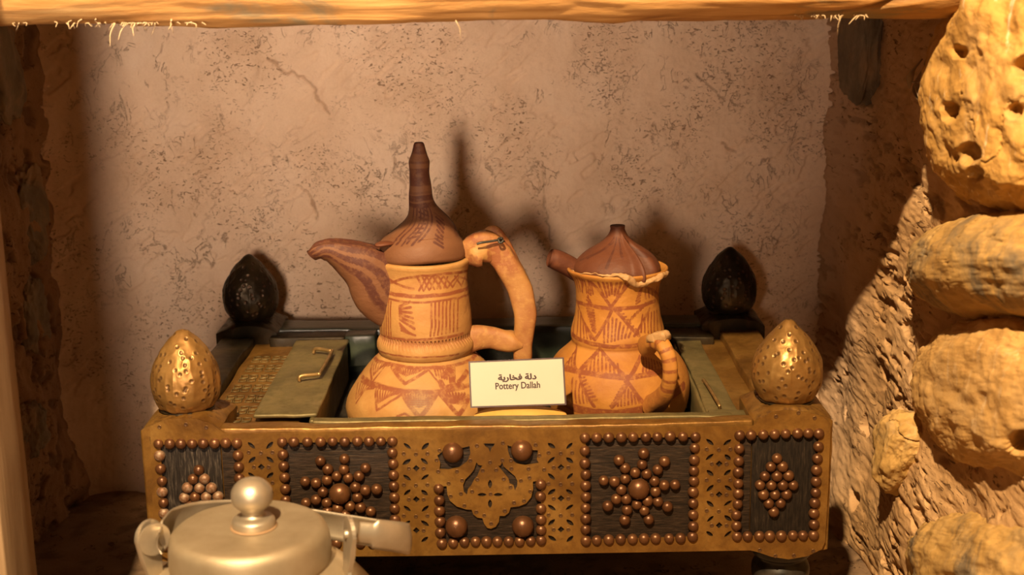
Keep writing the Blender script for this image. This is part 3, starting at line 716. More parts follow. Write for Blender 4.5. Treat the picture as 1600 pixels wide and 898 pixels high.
# ================================================================ POTS
def th_grid(nf, nb):
    """angles around a pot, dense on the side towards the front"""
    a = np.linspace(-PI * .56, PI * .56, nf); b = np.linspace(PI * .56, PI * 1.44, nb + 2)[1:-1]
    return np.concatenate([a, b])
class Pot:
    def __init__(s, px, Y, prof, n, lean=0.0):
        """prof: list of (half width px, py); converted to (radius m, z m) at depth Y"""
        s.Y = Y; pts = []
        for r, y in prof:
            q = at(px, y, Y); dep = (q - CAM) @ (RN @ np.array([0, 0, -1.0])); pts.append((r * dep / F_PX, q[2]))
        s.x = at(px, prof[len(prof) // 2][1], Y)[0]
        s.P = catmull(pts, n); s.P[:, 0] = np.maximum(s.P[:, 0], 2e-4)
        o = np.argsort(s.P[:, 1]); s.zs = s.P[o, 1]; s.rs = s.P[o, 0]
    def r(s, z): return np.interp(z, s.zs, s.rs)
    def hit(s, px, py):
        """photo point -> (angle, z) on the pot's skin"""
        Y = s.Y - .04
        for k in range(40):
            q = at(px, py, Y); r = s.r(q[2]); dx = np.clip(q[0] - s.x, -r * .999, r * .999); Y = .5 * Y + .5 * (s.Y - math.sqrt(r * r - dx * dx))
        return math.asin(np.clip((q[0] - s.x) / r, -1, 1)), q[2]
    def build(s, nf, nb, strokes=(), bands=(), wob=.0005, seed=1):
        th = th_grid(nf, nb); R = s.P[:, :1]; Zz = s.P[:, 1:2]
        TH = np.broadcast_to(th, (len(s.P), len(th))); ZZ = np.broadcast_to(Zz, TH.shape); RR = np.broadcast_to(R, TH.shape)
        paint = np.zeros(TH.shape)
        P3 = np.stack([np.sin(TH) * RR, np.cos(TH) * RR, ZZ], -1)
        wz = vnoise(P3 * 110, seed + 1) * .0006; wt = vnoise(P3 * 90, seed + 2) * .0007
        for (z, wd) in bands:
            paint = np.maximum(paint, 1 - sstep(wd * .5, wd * .5 + .0006, abs(ZZ + wz * 1.5 - z)))
        for rot in (0, PI):
            for (a, za, b, zb, wd) in strokes:
                zl, zh = min(za, zb) - .004, max(za, zb) + .004
                i0 = np.where((s.P[:, 1] > zl) & (s.P[:, 1] < zh))[0]
                if not len(i0): continue
                i0, i1 = i0.min(), i0.max() + 1
                T = (TH[i0:i1] - rot + PI) % (2 * PI) - PI; rr = RR[i0:i1]
                rm = max(.004, float(s.r((za + zb) / 2)))
                Q = np.stack([T * rm + wt[i0:i1], ZZ[i0:i1] + wz[i0:i1]], -1)
                d = segdist(Q, (a * rm, za), (b * rm, zb))
                paint[i0:i1] = np.maximum(paint[i0:i1], 1 - sstep(wd * .5, wd * .5 + .0006, d))
        rad = RR + vnoise(P3 * 25, seed + 5) * wob * 1.5 + vnoise(P3 * 80, seed + 6) * wob * .5
        V = np.stack([s.x + np.sin(TH) * rad, s.Y - np.cos(TH) * rad, ZZ], -1)
        return V, grid_faces(len(s.P), len(th), True), paint, TH, ZZ
    def seg(s, a, b, w=.0018):
        (t0, z0), (t1, z1) = s.hit(*a), s.hit(*b); return (t0, z0, t1, z1, w)

# ---- large pot: body
k2 = lambda x, y: (500 + x * .27836, 430 + y * .27836)
k1 = lambda x, y: (460 + x * .25063, 200 + y * .25063)
k3 = lambda x, y: (840 + x * .36765, 330 + y * .36765)
LP = Pot(665, 1.262, [(2, 664), (60, 664), (108, 662), (120, 654), (125, 640), (126, 628), (121, 612), (110, 593), (98, 576), (84, 560), (73, 550), (71, 548), (73.5, 545), (76, 538), (75.5, 530), (73, 524), (71, 520), (71.5, 508), (71.5, 495), (70.5, 480), (69.5, 466), (68.5, 452), (67.5, 438), (68, 424), (70.5, 413), (72, 408), (72, 404), (69.5, 402), (63, 403), (60, 412), (58, 440)], 460)
big = root('pottery_jug', (LP.x, LP.Y, .1765), 'tall orange clay coffee pot with a spired lid and long beak spout', 'coffee pot')
st = []
sg = lambda a, b, w=.0018: st.append(LP.seg(k2(*a), k2(*b), w))
def poly(pts, w=.0018):
    for a, b in zip(pts, pts[1:]): sg(a, b, w)
poly([(355, 78), (420, 108), (520, 122), (660, 112), (770, 90), (832, 66)], .0032)
poly([(360, 118), (470, 150), (600, 155), (730, 135), (838, 100)], .0016)
poly([(345, 335), (450, 358), (560, 362), (680, 352), (800, 325)], .0020)
for k in range(8): sg((628 + k * 21, 160 - k * 4), (622 + k * 21, 342 - k * 4), .0014)
for k in range(5): sg((352 + k * 12, 100 + k * 12), (350 + k * 12, 330 + k * 3), .0012)
for k in range(6): sg((448, 175 + k * 14), (505 + k * 5, 150 + k * 30), .0020)
for k in range(4): sg((446 + k * 4, 268 + k * 14), (500 + k * 12, 325 + k * 4), .0016)
poly([(450, 185), (455, 245)], .003)
for k in range(8): sg((540 + k * 32, 10), (580 + k * 32, 88 - k * 5), .0014); sg((600 + k * 30, 5), (555 + k * 32, 84 - k * 4), .0014)
poly([(380, 40), (470, 15), (560, 5), (700, -10), (830, -25)], .002); poly([(370, 10), (360, 70)], .003)
poly([(400, 20), (450, 60), (520, 80)], .002)
# belly
poly([(290, 462), (400, 500), (560, 520), (700, 515), (840, 480), (940, 440)], .0022)
poly([(330, 420), (450, 450), (600, 460), (780, 440)], .0012)
poly([(238, 565), (300, 610), (420, 640), (560, 655), (680, 652), (830, 620), (1000, 540)], .0030)
poly([(230, 590), (330, 632), (480, 656)], .0012)
poly([(295, 488), (290, 585)], .0016); poly([(300, 590), (370, 500)], .0016)
for k in range(7): sg((305 + k * 13, 492 + k * 3), (300 + k * 8, 560 - k * 9), .0011)
poly([(400, 512), (478, 605)], .0022); poly([(478, 605), (600, 535)], .0022)
for k in range(11): sg((412 + k * 17, 512 + k), (440 + k * 11, 560 - abs(k - 4) * 3), .0012)
poly([(610, 530), (665, 600)], .0012)
for k in range(8): sg((640 + k * 17, 520), (655 + k * 15, 585 - abs(k - 5) * 4), .0012)
poly([(700, 560), (740, 520), (745, 600)], .005); poly([(680, 605), (700, 640), (800, 620)], .006); poly([(830, 540), (780, 600)], .003)
# lower row
poly([(312, 640), (318, 755)], .0018); poly([(318, 755), (455, 668)], .0018)
for k in range(9): sg((322 + k * 15, 645 + k * 2), (325 + k * 10, 715 - k * 6), .0012)
for k in range(8): sg((215 + k * 12, 600 + k * 5), (200 + k * 9, 690 - k * 8), .0011)
poly([(255, 640), (200, 715)], .0016)
poly([(468, 668), (560, 795)], .0035); poly([(560, 795), (655, 668)], .0035)
for k in range(12): sg((480 + k * 15, 670), (515 + k * 8, 735 - abs(k - 5) * 3), .0014)
poly([(675, 670), (780, 785)], .0035); poly([(780, 785), (835, 680)], .0035)
for k in range(8): sg((695 + k * 17, 665), (735 + k * 8, 715), .0018)
poly([(700, 690), (820, 700)], .006)
poly([(430, 792), (475, 775), (520, 798)], .0016)
V, F, paint, TH, ZZ = LP.build(720, 90, st, (), .0006, 3)
zr = LP.hit(665, 537)[1]
rdg = np.exp(-((ZZ - zr) / .0045) ** 2)
notch = (np.sin(TH * 74 + (ZZ - zr) * 500) > .25) * rdg * (ZZ < zr + .002)
dirx = np.stack([np.sin(TH), -np.cos(TH), 0 * TH], -1)
V = V - dirx * (notch * .0016)[..., None]
zb = LP.hit(600, 640)[1]; lowr = (1 - sstep(.0, .006, ZZ - (zb - .012)))
V = V - dirx * ((np.sin(TH * 120) > .2) * np.exp(-((ZZ - .1915) / .003) ** 2) * .0009)[..., None]
paint = np.maximum(paint, rdg * .62)
t0, z0 = LP.hit(*k2(560, 720)); r0 = .06
soot = .75 * np.exp(-(((TH - t0) * r0 / .013) ** 2 + ((ZZ - z0) / .015) ** 2)) * (.6 + .4 * np.sin(ZZ * 4000))
t0, z0 = LP.hit(*k2(775, 465)); soot = np.maximum(soot, .35 * np.exp(-(((TH - t0) * .05 / .008) ** 2 + ((ZZ - z0) / .005) ** 2)))
obj('body', V.reshape(-1, 3), F, M['clay'], big, attrs={'paint': paint, 'soot': soot, 'crevice': notch * .5})
def pw(px, py, Y): return at(px, py, Y)
# ---- spout: open beak curling down at the tip
cl = [(640, 474, 1.252, .013, .034), (606, 446, 1.250, .017, .036), (574, 415, 1.246, .019, .0275), (545, 398, 1.243, .018, .0205), (521, 389, 1.240, .016, .0145), (505, 388, 1.238, .013, .0112), (495, 391, 1.237, .0110, .0096), (487, 399, 1.237, .0070, .0060)]
pts = [at(x, y, Yd) for x, y, Yd, a, b in cl]
V, F = tube_vf(pts, [c_[3] for c_ in cl], [c_[4] for c_ in cl], n=150, m=140, up=(0.0, 0, 1), power=2.0, ends=True)
V = np.asarray(V); nS = 150 * 140
j = np.arange(nS) % 140; i = np.arange(nS) // 140; th = j / 140 * 2 * PI
topm = np.clip(np.sin(th), 0, 1) ** 1.5 * np.clip(1 - abs(np.cos(th)) * 1.05, 0, 1) * np.clip(i / 40, 0, 1) * np.clip((148 - i) / 18, 0, 1)
V[:nS, 2] -= topm * .011
fr = i / 149.0; s_ = np.sin(th)   # paint along the beak: stripes, and brown standing for its shaded top
stp = np.zeros(len(V)); ph = s_ * 5.2 + fr * 1.5
stp[:nS] = np.where(s_ > .80, 1.0, (np.sin(ph * 2.6 + 1.2 * np.sin(fr * 16)) > -.35) * 1.0)
stp[:nS] *= 1 - sstep(.18, .32, -(s_ + .30) + 0 * fr) * (fr < .72)
stp[:nS] = np.maximum(stp[:nS], (s_ > .55) * .9); stp[:nS] = np.where(fr > .93, .8, stp[:nS])
obj('spout', V, F, M['clay_shaded'], big, attrs={'paint': stp})
# ---- handle
Yh = 1.262
h1 = [(724, 396), (745, 382), (763, 382), (781, 398), (797, 421), (811, 448), (819, 478), (820, 508), (817, 535), (817, 560), (816, 578)]
V1, F1 = tube_vf([at(x, y, Yh) for x, y in h1], [.009, .0115, .0120, .0120, .0120, .0115, .0110, .0100, .0095, .0085, .006], [.007, .0110, .0108, .0088, .0083, .0080, .0078, .0088, .0075, .0068, .0055], n=110, m=36, up=(0, 1, 0), power=3.2)
h2 = [(724, 533), (745, 527), (766, 527), (785, 531), (800, 533), (815, 535)]
V2, F2 = tube_vf([at(x, y, Yh - .002 + .001 * q) for q, (x, y) in enumerate(h2)], [.013, .0120, .0105, .0100, .0095, .0050], [.0105, .0078, .0072, .0092, .0125, .0110], n=60, m=28, up=(0, 1, 0), power=2.6)
h3 = [(728, 404), (742, 399), (757, 396), (770, 405)]
V3, F3 = tube_vf([at(x, y, Yh - .004) for x, y in h3], [.006, .012, .010, .004], [.004, .0105, .0095, .004], n=30, m=28, up=(0, 1, 0), power=2.2)
h4 = [(756, 368), (772, 362), (784, 374), (796, 398), (808, 420)]
V4, F4 = tube_vf([at(x, y, Yh + .008) for x, y in h4], [.005, .006, .006, .006, .005], [.004, .0045, .0045, .0045, .004], n=40, m=20, up=(0, 1, 0))
V, F = join((V1, F1), (V2, F2), (V3, F3), (V4, F4)); V = V + np.stack([vnoise(V * 70, 600 + k) for k in range(3)], -1) * .0009
gx = (V - at(745, 385, Yh)); q_ = np.linalg.norm(gx - np.array([0, gx[:, 1].mean(), 0]), axis=1)
pnt = .5 + .4 * fbm(V * 50, 3, 640); pnt = np.where((np.arange(len(V)) < len(V1)) & (V[:, 2] > .30) & (V[:, 1] > Yh + .003), .9, pnt)
pnt = np.maximum(pnt, (np.arange(len(V)) >= len(V) - len(V4)) * .9)
e0 = np.asarray(at(748, 388, Yh))
lug = (np.hypot(V[:, 0] - e0[0], V[:, 2] - e0[2]) < .021) & (V[:, 1] < Yh + .004); pnt = np.where(lug, .75 + .3 * vnoise(V * 90, 3), pnt)
tri = (abs(V[:, 0] - e0[0]) < .008) & (abs(V[:, 2] - e0[2]) < .0055 + .4 * (V[:, 0] - e0[0])) & (V[:, 1] < Yh)
pnt = np.where(tri, 0.0, pnt)
obj('handle', V, F, M['clay'], big, attrs={'paint': np.clip(pnt, 0, 1)})
V, F = tube_vf([at(745, 381, 1.243), at(752, 379, 1.243), at(766, 377, 1.246), at(780, 375, 1.250), at(788, 378, 1.262), at(783, 382, 1.272)], .0011, n=40, m=8); 
V2, F2 = tube_vf([at(782, 371, 1.248), at(786, 376, 1.245), at(781, 379, 1.245), at(779, 373, 1.246), at(785, 372, 1.244)], .0011, n=30, m=8)
V, F = join((V, F), (V2, F2)); obj('wire_tie', V, F, M['wire'], big)
# ---- lid
LL = Pot(657, 1.262, [(50, 404), (62, 402), (67, 398), (68, 392), (67, 385), (63.5, 376), (54.5, 365), (43.5, 352), (33.5, 340), (26, 329), (21, 319), (18.7, 309), (18, 300), (16.5, 285), (15.2, 270), (15.5, 262), (16.3, 254), (15.5, 249), (12, 240), (8.8, 231), (7.5, 226), (5.5, 222.5), (1, 221.5)], 300)
st = []
def lseg(a, b, w=.0018): st.append(LL.seg(k1(*a), k1(*b), w))
for k in range(6): lseg((826 - k * 19, 495), (765 - k * 34, 715 + (k % 2) * 12), .0012)
for k in range(7): lseg((805 - k * 9, 520 + k * 26), (765 - k * 12, 490 + k * 34), .0011)
for k in range(8): lseg((845 + k * 3, 530 + k * 27), (890 + k * 5, 578 + k * 25), .0017)
lseg((900, 510), (1040, 640), .005); lseg((910, 500), (1060, 650), .004)
V, F, paint, TH, ZZ = LL.build(420, 80, st, [], .0007, 9)
zof = lambda y: LL.hit(660, y)[1]
def band(y0, y1, a):
    z0, z1 = zof(y1), zof(y0); global paint
    wz = vnoise(V * 90, 77) * .0008
    paint = np.maximum(paint, a * sstep(z0 - .0006, z0, ZZ + wz) * (1 - sstep(z1, z1 + .0006, ZZ + wz)))
band(222, 240, .9); band(252, 255, .6); band(263, 290, .85); band(300, 303, .4); band(306, 314, .9); band(318, 324, .95)
paint = np.maximum(paint, .55 * sstep(.3, .55, fbm(V * 22, 3, 5)) * (ZZ < zof(320)))
V[..., 0] += .0058 * np.exp(-((ZZ - zof(349)) / .013) ** 2)
lc = np.sin(TH * 2.5 + .5) * .0012 * (ZZ < zof(375)); V[..., 2] += lc
soft = np.where(ZZ < zof(388), .0, 0)
obj('lid', V.reshape(-1, 3), F, M['clay_shaded'], big, attrs={'paint': paint})
V, F = tube_vf([at(612, 380, 1.250), at(602, 380, 1.240), at(593, 382, 1.236), at(586, 383, 1.235)], [.010, .008, .006, .003], [.0022, .0024, .0024, .0014], n=20, m=20, up=(0, 0, 1)); obj('lid_tab', V, F, M['clay_red'], big)

# ---- small pot
SP = Pot(965, 1.268, [(2, 656), (70, 655.5), (92, 652), (99, 647), (104, 638), (109, 622), (112, 604), (111.5, 588), (106, 570), (97, 556), (86, 546), (76, 536), (72.5, 530), (73.5, 522), (73, 514), (70.5, 504), (67.5, 492), (65.5, 478), (64.5, 465), (65, 450), (67, 440), (71, 430), (77, 422), (78.5, 418), (76, 416), (70, 421), (62, 434), (58, 460)], 420)
small = root('pottery_jug', (SP.x, SP.Y, .1765), 'small orange clay coffee pot with broken rim and snapped handle, right of the card', 'coffee pot')
st = []
sg = lambda a, b, w=.0018: st.append(SP.seg(k3(*a), k3(*b), w))
poly([(165, 380), (230, 400), (320, 412), (400, 410), (500, 380)], .0032)
for k in range(9): sg((150 + k * 11, 275 + k * 3), (165 + k * 9, 335 + k * 2), .0013)
poly([(240, 300), (315, 408)], .0024); poly([(385, 308), (315, 400)], .0024)
for k in range(7): sg((262 + k * 18, 302), (282 + k * 11, 350 - abs(k - 3) * -4), .0018)
for k in range(7): sg((215, 320 + k * 11), (228, 332 + k * 11), .0014)
for k in range(7): sg((415 + k * 3, 392 - k * 11), (432 + k * 3, 380 - k * 11), .0014)
poly([(455, 315), (520, 370)], .002)
for k in range(5): sg((460 + k * 14, 325), (462 + k * 13, 372 - k * 4), .0013)
poly([(320, 410), (243, 545)], .0026); poly([(322, 410), (432, 528)], .0026)
for k in range(8): sg((283 + k * 17, 480 - 40 * math.exp(-((k - 2.2) / 2) ** 2) + 12), (283 + k * 15, 556 - k * 3), .0016)
for k in range(9): sg((330 + k * 11, 412 + k * 13), (342 + k * 11, 410 + k * 13), .0013)
poly([(172, 395), (243, 545)], .002)
for k in range(7): sg((160 + k * 11, 410 + k * 22 - 10), (152 + k * 15, 528 + k * 3), .0015)
for k in range(9): sg((208 + k * 3, 410 + k * 12), (236 + k * 1, 418 + k * 12), .0017)
poly([(476, 415), (412, 528)], .002)
for k in range(7): sg((448 + k * 12, 430 + (3 - k) * 4), (440 + k * 15, 515), .0014)
for k in range(6): sg((392 + k * 11, 470 - k * 12), (402 + k * 11, 450 - k * 12), .0015)
poly([(146, 522), (180, 545), (250, 566), (330, 575), (410, 570), (470, 556), (535, 520)], .0036)
# belly
poly([(265, 582), (182, 675)], .0024); poly([(265, 582), (362, 690)], .0024)
for k in range(9): sg((212 + k * 16, 650 - 52 * math.exp(-((k - 3.5) / 2.2) ** 2)), (208 + k * 17, 688 + k), .0014)
for k in range(9): sg((255 - k * 9, 590 + k * 9), (250 - k * 9, 600 + k * 9), .0016)
poly([(100, 655), (170, 680), (260, 695), (370, 705), (470, 695), (560, 665)], .0042)
poly([(437, 612), (372, 722)], .0030)
for k in range(7): sg((450 + k * 12, 620 + k * 4), (448 + k * 14, 680), .0014)
poly([(160, 560), (165, 680)], .0018); poly([(165, 560), (130, 640)], .0012)
for k in range(4): sg((125 + k * 12, 640 - k * 18), (122 + k * 14, 668 + k * 2), .0012)
poly([(382, 725), (318, 832)], .003); poly([(380, 722), (445, 812)], .003)
for k in range(7): sg((345 + k * 13, 790 - 36 * math.exp(-((k - 2.6) / 1.8) ** 2)), (342 + k * 15, 826 - k * 2), .0015)
for k in range(8): sg((372 - k * 7, 735 + k * 12), (358 - k * 7, 742 + k * 12), .0017)
poly([(178, 700), (240, 828)], .0026)
for k in range(5): sg((150 + k * 14, 710 + k * 12), (148 + k * 16, 815), .0014)
for k in range(8): sg((182 + k * 7, 712 + k * 13), (200 + k * 7, 708 + k * 13), .0015)
poly([(80, 790), (150, 835), (250, 855), (350, 858), (450, 840), (560, 790), (620, 740)], .0075)
V, F, paint, TH, ZZ = SP.build(640, 80, st, (), .0008, 33)
dirx = np.stack([np.sin(TH), -np.cos(TH), 0 * TH], -1)
# broken bite out of the rim at the front right
tb, zb_ = SP.hit(998, 440); rimz = SP.hit(965, 422)[1]
bite = np.exp(-((TH - tb) / .20) ** 2) * .0085 + np.exp(-((TH - tb + .35) / .25) ** 2) * .0035 + (abs(TH - tb) < 1.0) * .0012 * vnoise(np.stack([TH * 14, 0 * TH, 0 * TH], -1), 5)
zt = rimz + .004 - bite
V[..., 2] = np.minimum(V[..., 2], np.where(np.cos(TH) > -.2, np.maximum(zt, rimz - .012), 9))
fray = sstep(.0, .0015, .0016 - abs(V[..., 2] - zt))
paint = paint * (1 - fray)
paint = np.maximum(paint, sstep(.25, .6, fbm(V * 20, 3, 8)) * .22)
obj('body', V.reshape(-1, 3), F, M['clay2'], small, attrs={'paint': paint, 'crevice': np.exp(-((ZZ - SP.hit(965, 548)[1]) / .0010) ** 2) * .5})
# broken thick rim, pale clay
rim = [];
for px, py in ((884, 421), (905, 427), (935, 429), (962, 431), (980, 434), (992, 442), (1002, 442), (1015, 437), (1030, 430), (1040, 423)):
    tt, zz_ = SP.hit(px, py); rim.append((tt, zz_))
pts = [(SP.x + math.sin(a) * (SP.r(min(z, rimz)) + .001), SP.Y - math.cos(a) * (SP.r(min(z, rimz)) + .001), z) for a, z in rim]
V, F = tube_vf(pts, [.0006, .0006, .0007, .0014, .0026, .0032, .0026, .0030, .0028, .002], [.0006, .0006, .0007, .0016, .0032, .0040, .0026, .0028, .0026, .0016], n=120, m=18)
V = V + np.stack([fbm(V * 150, 3, 700 + k) for k in range(3)], -1) * .0013
obj('broken_rim', V, F, M['clay_broken'], small)
# spout stub, hollow
c0, c1 = at(905, 425, 1.275), at(862, 403, 1.268)
ax = [at(915, 432, 1.28), at(890, 416, 1.276), at(870, 406, 1.272), at(860, 403, 1.270)]
V1, F1 = tube_vf(ax, [.010, .0100, .0098, .0088], n=30, m=40, ends=False)
V2, F2 = tube_vf([ax[3], at(866, 405, 1.270), at(880, 411, 1.273)], [.0086, .0070, .0055], n=16, m=40, ends=True)
V, F = join((V1, F1), (V2, [tuple(reversed(f)) for f in F2])); obj('spout', V, F, M['clay_red'], small, attrs={'paint': .6 + 0 * V[:, 0]})
# lid sunk in the rim, with a stub knob and a folded edge
SL = Pot(965, 1.270, [(1, 433), (55, 431), (66, 427), (69, 422), (68.5, 415), (65, 408), (58, 400), (48, 392), (37, 385), (27, 378), (19, 370), (14.5, 363), (12.2, 357), (12.4, 353), (11, 351.5), (5, 352.5), (1, 353)], 160)
st = []
for a, b in (((325, 110), (215, 200)), ((335, 110), (290, 240)), ((345, 120), (360, 200)), ((322, 130), (180, 210)), ((375, 120), (470, 190)), ((370, 110), (500, 200))):
    st.append(SL.seg(k3(*a), k3(*b), .0016))
V, F, paint, TH, ZZ = SL.build(260, 70, st, [], .0008, 44)
dirx = np.stack([np.sin(TH), -np.cos(TH), 0 * TH], -1)
fold = np.exp(-((TH - .45) / .10) ** 2) * sstep(0, .6, (SL.hit(965, 362)[1] - ZZ) / .03)
gap = np.exp(-((TH - .78) / .16) ** 2) * sstep(0, .6, (SL.hit(965, 375)[1] - ZZ) / .02)
V = V + dirx * (fold * .0095 - gap * .011)[..., None]; V[..., 2] -= gap * .006
obj('lid', V.reshape(-1, 3), F, M['clay_red'], small, attrs={'paint': np.maximum(paint, .25)})
# snapped loop handle towards the viewer
hp = [at(1010, 541, 1.205), at(1022, 534, 1.188), at(1036, 540, 1.174), at(1045, 560, 1.168), at(1047, 585, 1.168), at(1043, 606, 1.174), at(1033, 622, 1.186), at(1018, 634, 1.204)]
V, F = tube_vf(hp, [.0100, .0072, .0066, .0066, .0066, .0068, .0085, .010], [.0080, .0072, .0066, .0066, .0066, .0068, .0080, .010], n=110, m=30, up=(1, 0, 0), power=2.8)
V = V + np.stack([vnoise(V * 80, 720 + k) for k in range(3)], -1) * .0007
fr = np.r_[np.repeat(np.arange(110) / 109, 30), [0, 1]]
obj('handle', V, F, M['clay2'], small, attrs={'paint': np.clip(((np.sin(fr * 75) > .35) * .9) * (fr > .15) * (fr < .75) + (fr > .75) * .5 + (fr < .12) * .3, 0, 1)})
V, F = tube_vf([at(1016, 530, 1.188), at(1024, 526, 1.182), at(1036, 524, 1.176), at(1043, 527, 1.172)], [.005, .0062, .0062, .0048], [.0035, .0045, .0048, .0035], n=40, m=24, up=(0, 0, 1), power=3)
V = V + np.stack([fbm(V * 160, 3, 730 + k) for k in range(3)], -1) * .0010
obj('handle_stub', V, F, M['clay_broken'], small)

# ================================================================ CARD AND DISH
card = root('label_card', tuple(at(809, 636, 1.150)), 'cream card with a dark border and Arabic and English writing', 'sign')
Yc = 1.158
def cp(u, v, off=0.0):
    """point on the card: u,v in 0..1 from the lower left, off = towards the viewer"""
    A, B, C_, D_ = [at(x, y, Yc + dy) for (x, y), dy in (((735, 637), 0), ((885, 632.5), 0), ((881, 558), .012), ((732, 564.5), .012))]
    nrm = np.cross(B - A, D_ - A); nrm /= np.linalg.norm(nrm)
    p = (1 - u) * (1 - v) * A + u * (1 - v) * B + u * v * C_ + (1 - u) * v * D_
    return p + nrm * off
def card_plate(name, u0, u1, v0, v1, o0, o1, mt):
    V = [cp(u, v, o) for o in (o0, o1) for u, v in ((u0, v0), (u1, v0), (u1, v1), (u0, v1))]
    return obj(name, V, [(3, 2, 1, 0), (4, 5, 6, 7), (0, 1, 5, 4), (1, 2, 6, 5), (2, 3, 7, 6), (3, 0, 4, 7)], mt, card, smooth=False)
card_plate('backing', 0, 1, 0, 1, -.0016, 0, M['card_edge'])
card_plate('card_face', .017, .983, .032, .968, 0, .0004, M['card'])
def text(body, name, u0, u1, v0, v1):
    cu = bpy.data.curves.new(name, 'FONT'); cu.body = body; cu.size = 1; cu.resolution_u = 6
    o = bpy.data.objects.new(name, cu); COL.objects.link(o); dg = bpy.context.evaluated_depsgraph_get(); dg.update()
    me = bpy.data.meshes.new_from_object(o.evaluated_get(dg)); bpy.data.objects.remove(o)
    co = np.zeros(len(me.vertices) * 3, dtype=np.float32); me.vertices.foreach_get('co', co); co = co.reshape(-1, 3)
    if len(co) == 0: print('EMPTY TEXT', name); return
    lo, hi = co.min(0), co.max(0); k = (co - lo) / np.maximum(hi - lo, 1e-6)
    out = np.array([cp(u0 + (u1 - u0) * a, v0 + (v1 - v0) * b, .0006) for a, b, _ in k], dtype=np.float32)
    # embolden: copies nudged sideways
    polys = [tuple(p.vertices) for p in me.polygons]; kb = 1.6 if 'arabic' in name else .75; d = (cp(.003, 0) - cp(0, 0)) * kb; e = (cp(0, .005) - cp(0, 0)) * kb
    V, F = join(*[(out + d * a + e * b + np.array([0, -.00002 * i, 0]), polys) for i, (a, b) in enumerate(((0, 0), (1, 0), (-1, 0), (0, 1), (0, -1), (.7, .7), (-.7, -.7)))])
    obj(name, V, F, M['ink'], card, smooth=False)
text('Pottery Dallah', 'english_lettering', .272, .735, .335, .515)
ar = '\uFE94\uFEF3\uFEAD\uFE8E\uFEA8\uFED3 \uFE94\uFEDF\uFEA9'
text(ar, 'arabic_lettering', .305, .700, .530, .690)
# dish under the card
n, m = 14, 80
dc = at(813, 652, 1.160); dc[2] = .226
V = []
for i in range(n):
    f = i / (n - 1)
    for j in range(m):
        a = 2 * PI * j / m; sc = 1 + .05 * math.cos(a * 6)
        rr = (.006 + .033 * f) * sc
        V.append((dc[0] + rr * math.cos(a), dc[1] + .008 + rr * math.sin(a) * .42, .2190 + .0060 * (1 - f ** 3)))
for j in range(m):
    a = 2 * PI * j / m; sc = 1 + .05 * math.cos(a * 6); rr = .040 * sc; V.append((dc[0] + rr * math.cos(a), dc[1] + .004 + rr * math.sin(a) * .42, .2180))
V.append((dc[0], dc[1] + .008, .2252)); F = [tuple(f) for f in grid_faces(n + 1, m, True)[:, ::-1]] + [(j, (j + 1) % m, len(V) - 1) for j in range(m)] + [tuple(n * m + j for j in range(m))][::-1]
tag(obj('card_stand', V, F, M['yellow']), 'smooth yellow scalloped stand showing below the lettered card', 'stand')

# ================================================================ KETTLE
kx, ky = -.1565, .862
ket = root('kettle', (kx, ky, 0), 'dull aluminium kettle with ball knob and folded strap handle', 'kettle')
body = smooth_prof([(.001, .004), (.080, .004), (.098, .010), (.110, .035), (.114, .075), (.111, .115), (.103, .150), (.090, .180), (.075, .200), (.062, .211), (.0545, .216), (.0525, .219)], 90)
V, F = lathe_vf(body, 96, kx, ky); V = V + np.stack([vnoise(V * 25, 800 + k) for k in range(3)], -1) * .0010; obj('body', V, F, M['alu_dusty'], ket)
lidp = smooth_prof([(.0535, .2165), (.0545, .2185), (.0545, .224), (.0540, .232), (.0530, .2375), (.0505, .2410), (.0465, .2425), (.036, .2428), (.024, .2424), (.014, .2418), (.001, .2418)], 70)
V, F = lathe_vf(lidp, 120, kx, ky); V = V + np.stack([vnoise(V * 40, 810 + k) for k in range(3)], -1) * .0005
lid = obj('lid', V, F, M['alu_lid'], ket)
kn = smooth_prof([(.0140, .2415), (.0146, .2440), (.0142, .2475), (.0120, .2492), (.0088, .2500), (.0074, .2518), (.0076, .2535), (.0095, .2556), (.0128, .2590), (.0141, .2640), (.0132, .2692), (.0095, .2738), (.0045, .2762), (.0003, .2768)], 70)
V, F = lathe_vf(kn, 64, kx + .003, ky + .002); obj('knob', V, F, M['alu'], lid)
V, F = lathe_vf([(.0132, .2420), (.0158, .2421), (.0160, .2424), (.0130, .2432)], 48, kx + .003, ky + .002); obj('gasket', V, F, plain('rust_ring', (.26, .15, .07), (.34, .22, .12), .8), lid)
def ear(cx, cy, yaw, name='ear', z0=.196, z1=.2510, wd=.0115, bend=.006):
    """upright riveted lug: strip rounded at the top"""
    pr = []
    for k in range(13):
        a = PI * k / 12; pr.append((math.cos(a) * wd, z1 - wd + math.sin(a) * wd))
    pr += [(-wd * .75, .225), (-wd * .55, .214), (-wd * 1.1, z0), (wd * 1.1, z0), (wd * .55, .214), (wd * .75, .225)]
    V = []
    for t in (-.0013, .0013):
        for u, z in pr:
            b = bend * (1 - sstep(.205, .232, np.float64(z)))
            V.append((cx + u * math.cos(yaw) - (t + b) * math.sin(yaw), cy + u * math.sin(yaw) + (t + b) * math.cos(yaw), z))
    k = len(pr); F = [tuple(range(k)), tuple(range(2 * k - 1, k - 1, -1))] + [(i, (i + 1) % k, k + (i + 1) % k, k + i)[::-1] for i in range(k)]
    o = obj(name, V, F, M['alu'], ket, smooth=False)
    return o
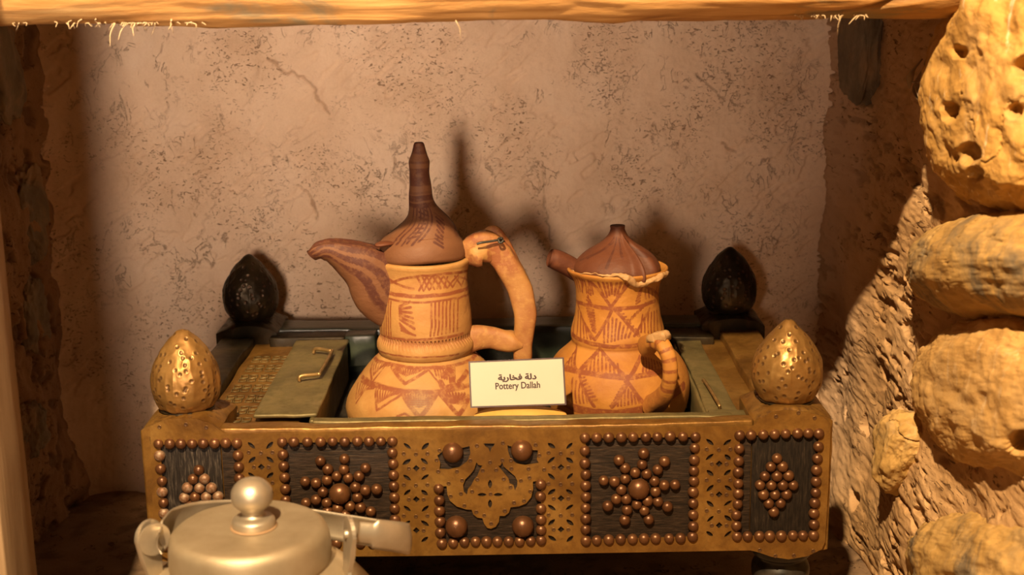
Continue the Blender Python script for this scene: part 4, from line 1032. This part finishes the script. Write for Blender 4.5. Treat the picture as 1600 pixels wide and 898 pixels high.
def rivet(cx, cy, z, yaw, r=.0030, L=.0045):
    d = np.array([-math.sin(yaw), math.cos(yaw), 0]); c = np.array([cx, cy, z])
    V, F = tube_vf([c - d * L, c - d * L * .7, c + d * L * .7, c + d * L], [r * .5, r, r, r * .5], n=14, m=16, up=(0, 0, 1)); obj('rivet', V, F, M['alu'], ket)
ear(kx - .0665, ky - .006, math.radians(58), bend=-.004); rivet(kx - .0665, ky - .006, .239, math.radians(58))
ear(kx + .0690, ky - .006, math.radians(112), bend=.004); rivet(kx + .0690, ky - .006, .239, math.radians(100))
# folded-back strap handle (bail)
hp = [(kx - .0600, ky - .014, .2375), (kx - .0610, ky + .000, .2385), (kx - .0570, ky + .022, .2385), (kx - .0400, ky + .044, .2345), (kx - .010, ky + .058, .2290), (kx + .030, ky + .053, .2250), (kx + .070, ky + .042, .2225), (kx + .098, ky + .032, .2215), (kx + .1085, ky + .022, .2225), (kx + .104, ky + .010, .2280), (kx + .090, ky - .001, .2345), (kx + .0740, ky - .006, .2385)]
P = catmull(hp, 120); T = np.gradient(P, axis=0); T /= np.linalg.norm(T, axis=1, keepdims=True)
sd = np.cross(T, (0, 0, 1)); sd /= np.linalg.norm(sd, axis=1, keepdims=True); upv = np.cross(sd, T)
V = []; ks = 9
for i in range(120):
    hw = .0105 * (1 if 8 < i < 112 else .75)
    for q in range(ks):
        a = (q / (ks - 1) * 2 - 1); V.append(P[i] + upv[i] * a * hw + sd[i] * (a * a) * .0028)
    for q in range(ks - 1, -1, -1):
        a = (q / (ks - 1) * 2 - 1); V.append(P[i] + upv[i] * a * hw + sd[i] * (a * a * .0028 + .0014))
F = [tuple(f) for f in grid_faces(120, 2 * ks, True)]
F += [tuple(range(2 * ks)), tuple(reversed(range(119 * 2 * ks, 120 * 2 * ks)))]
obj('strap_handle', V, F, M['alu'], ket)
def disc(cx, cy, z, yaw, r, name):
    d = np.array([-math.sin(yaw), math.cos(yaw), 0]); c = np.array([cx, cy, z])
    V, F = tube_vf([c - d * .0008, c + d * .0008], [r, r], n=2, m=40, up=(0, 0, 1), spline=False); obj(name, V, F, M['alu'], ket, smooth=False)
disc(kx - .0620, ky - .009, .2385, math.radians(40), .0112, 'handle_end')
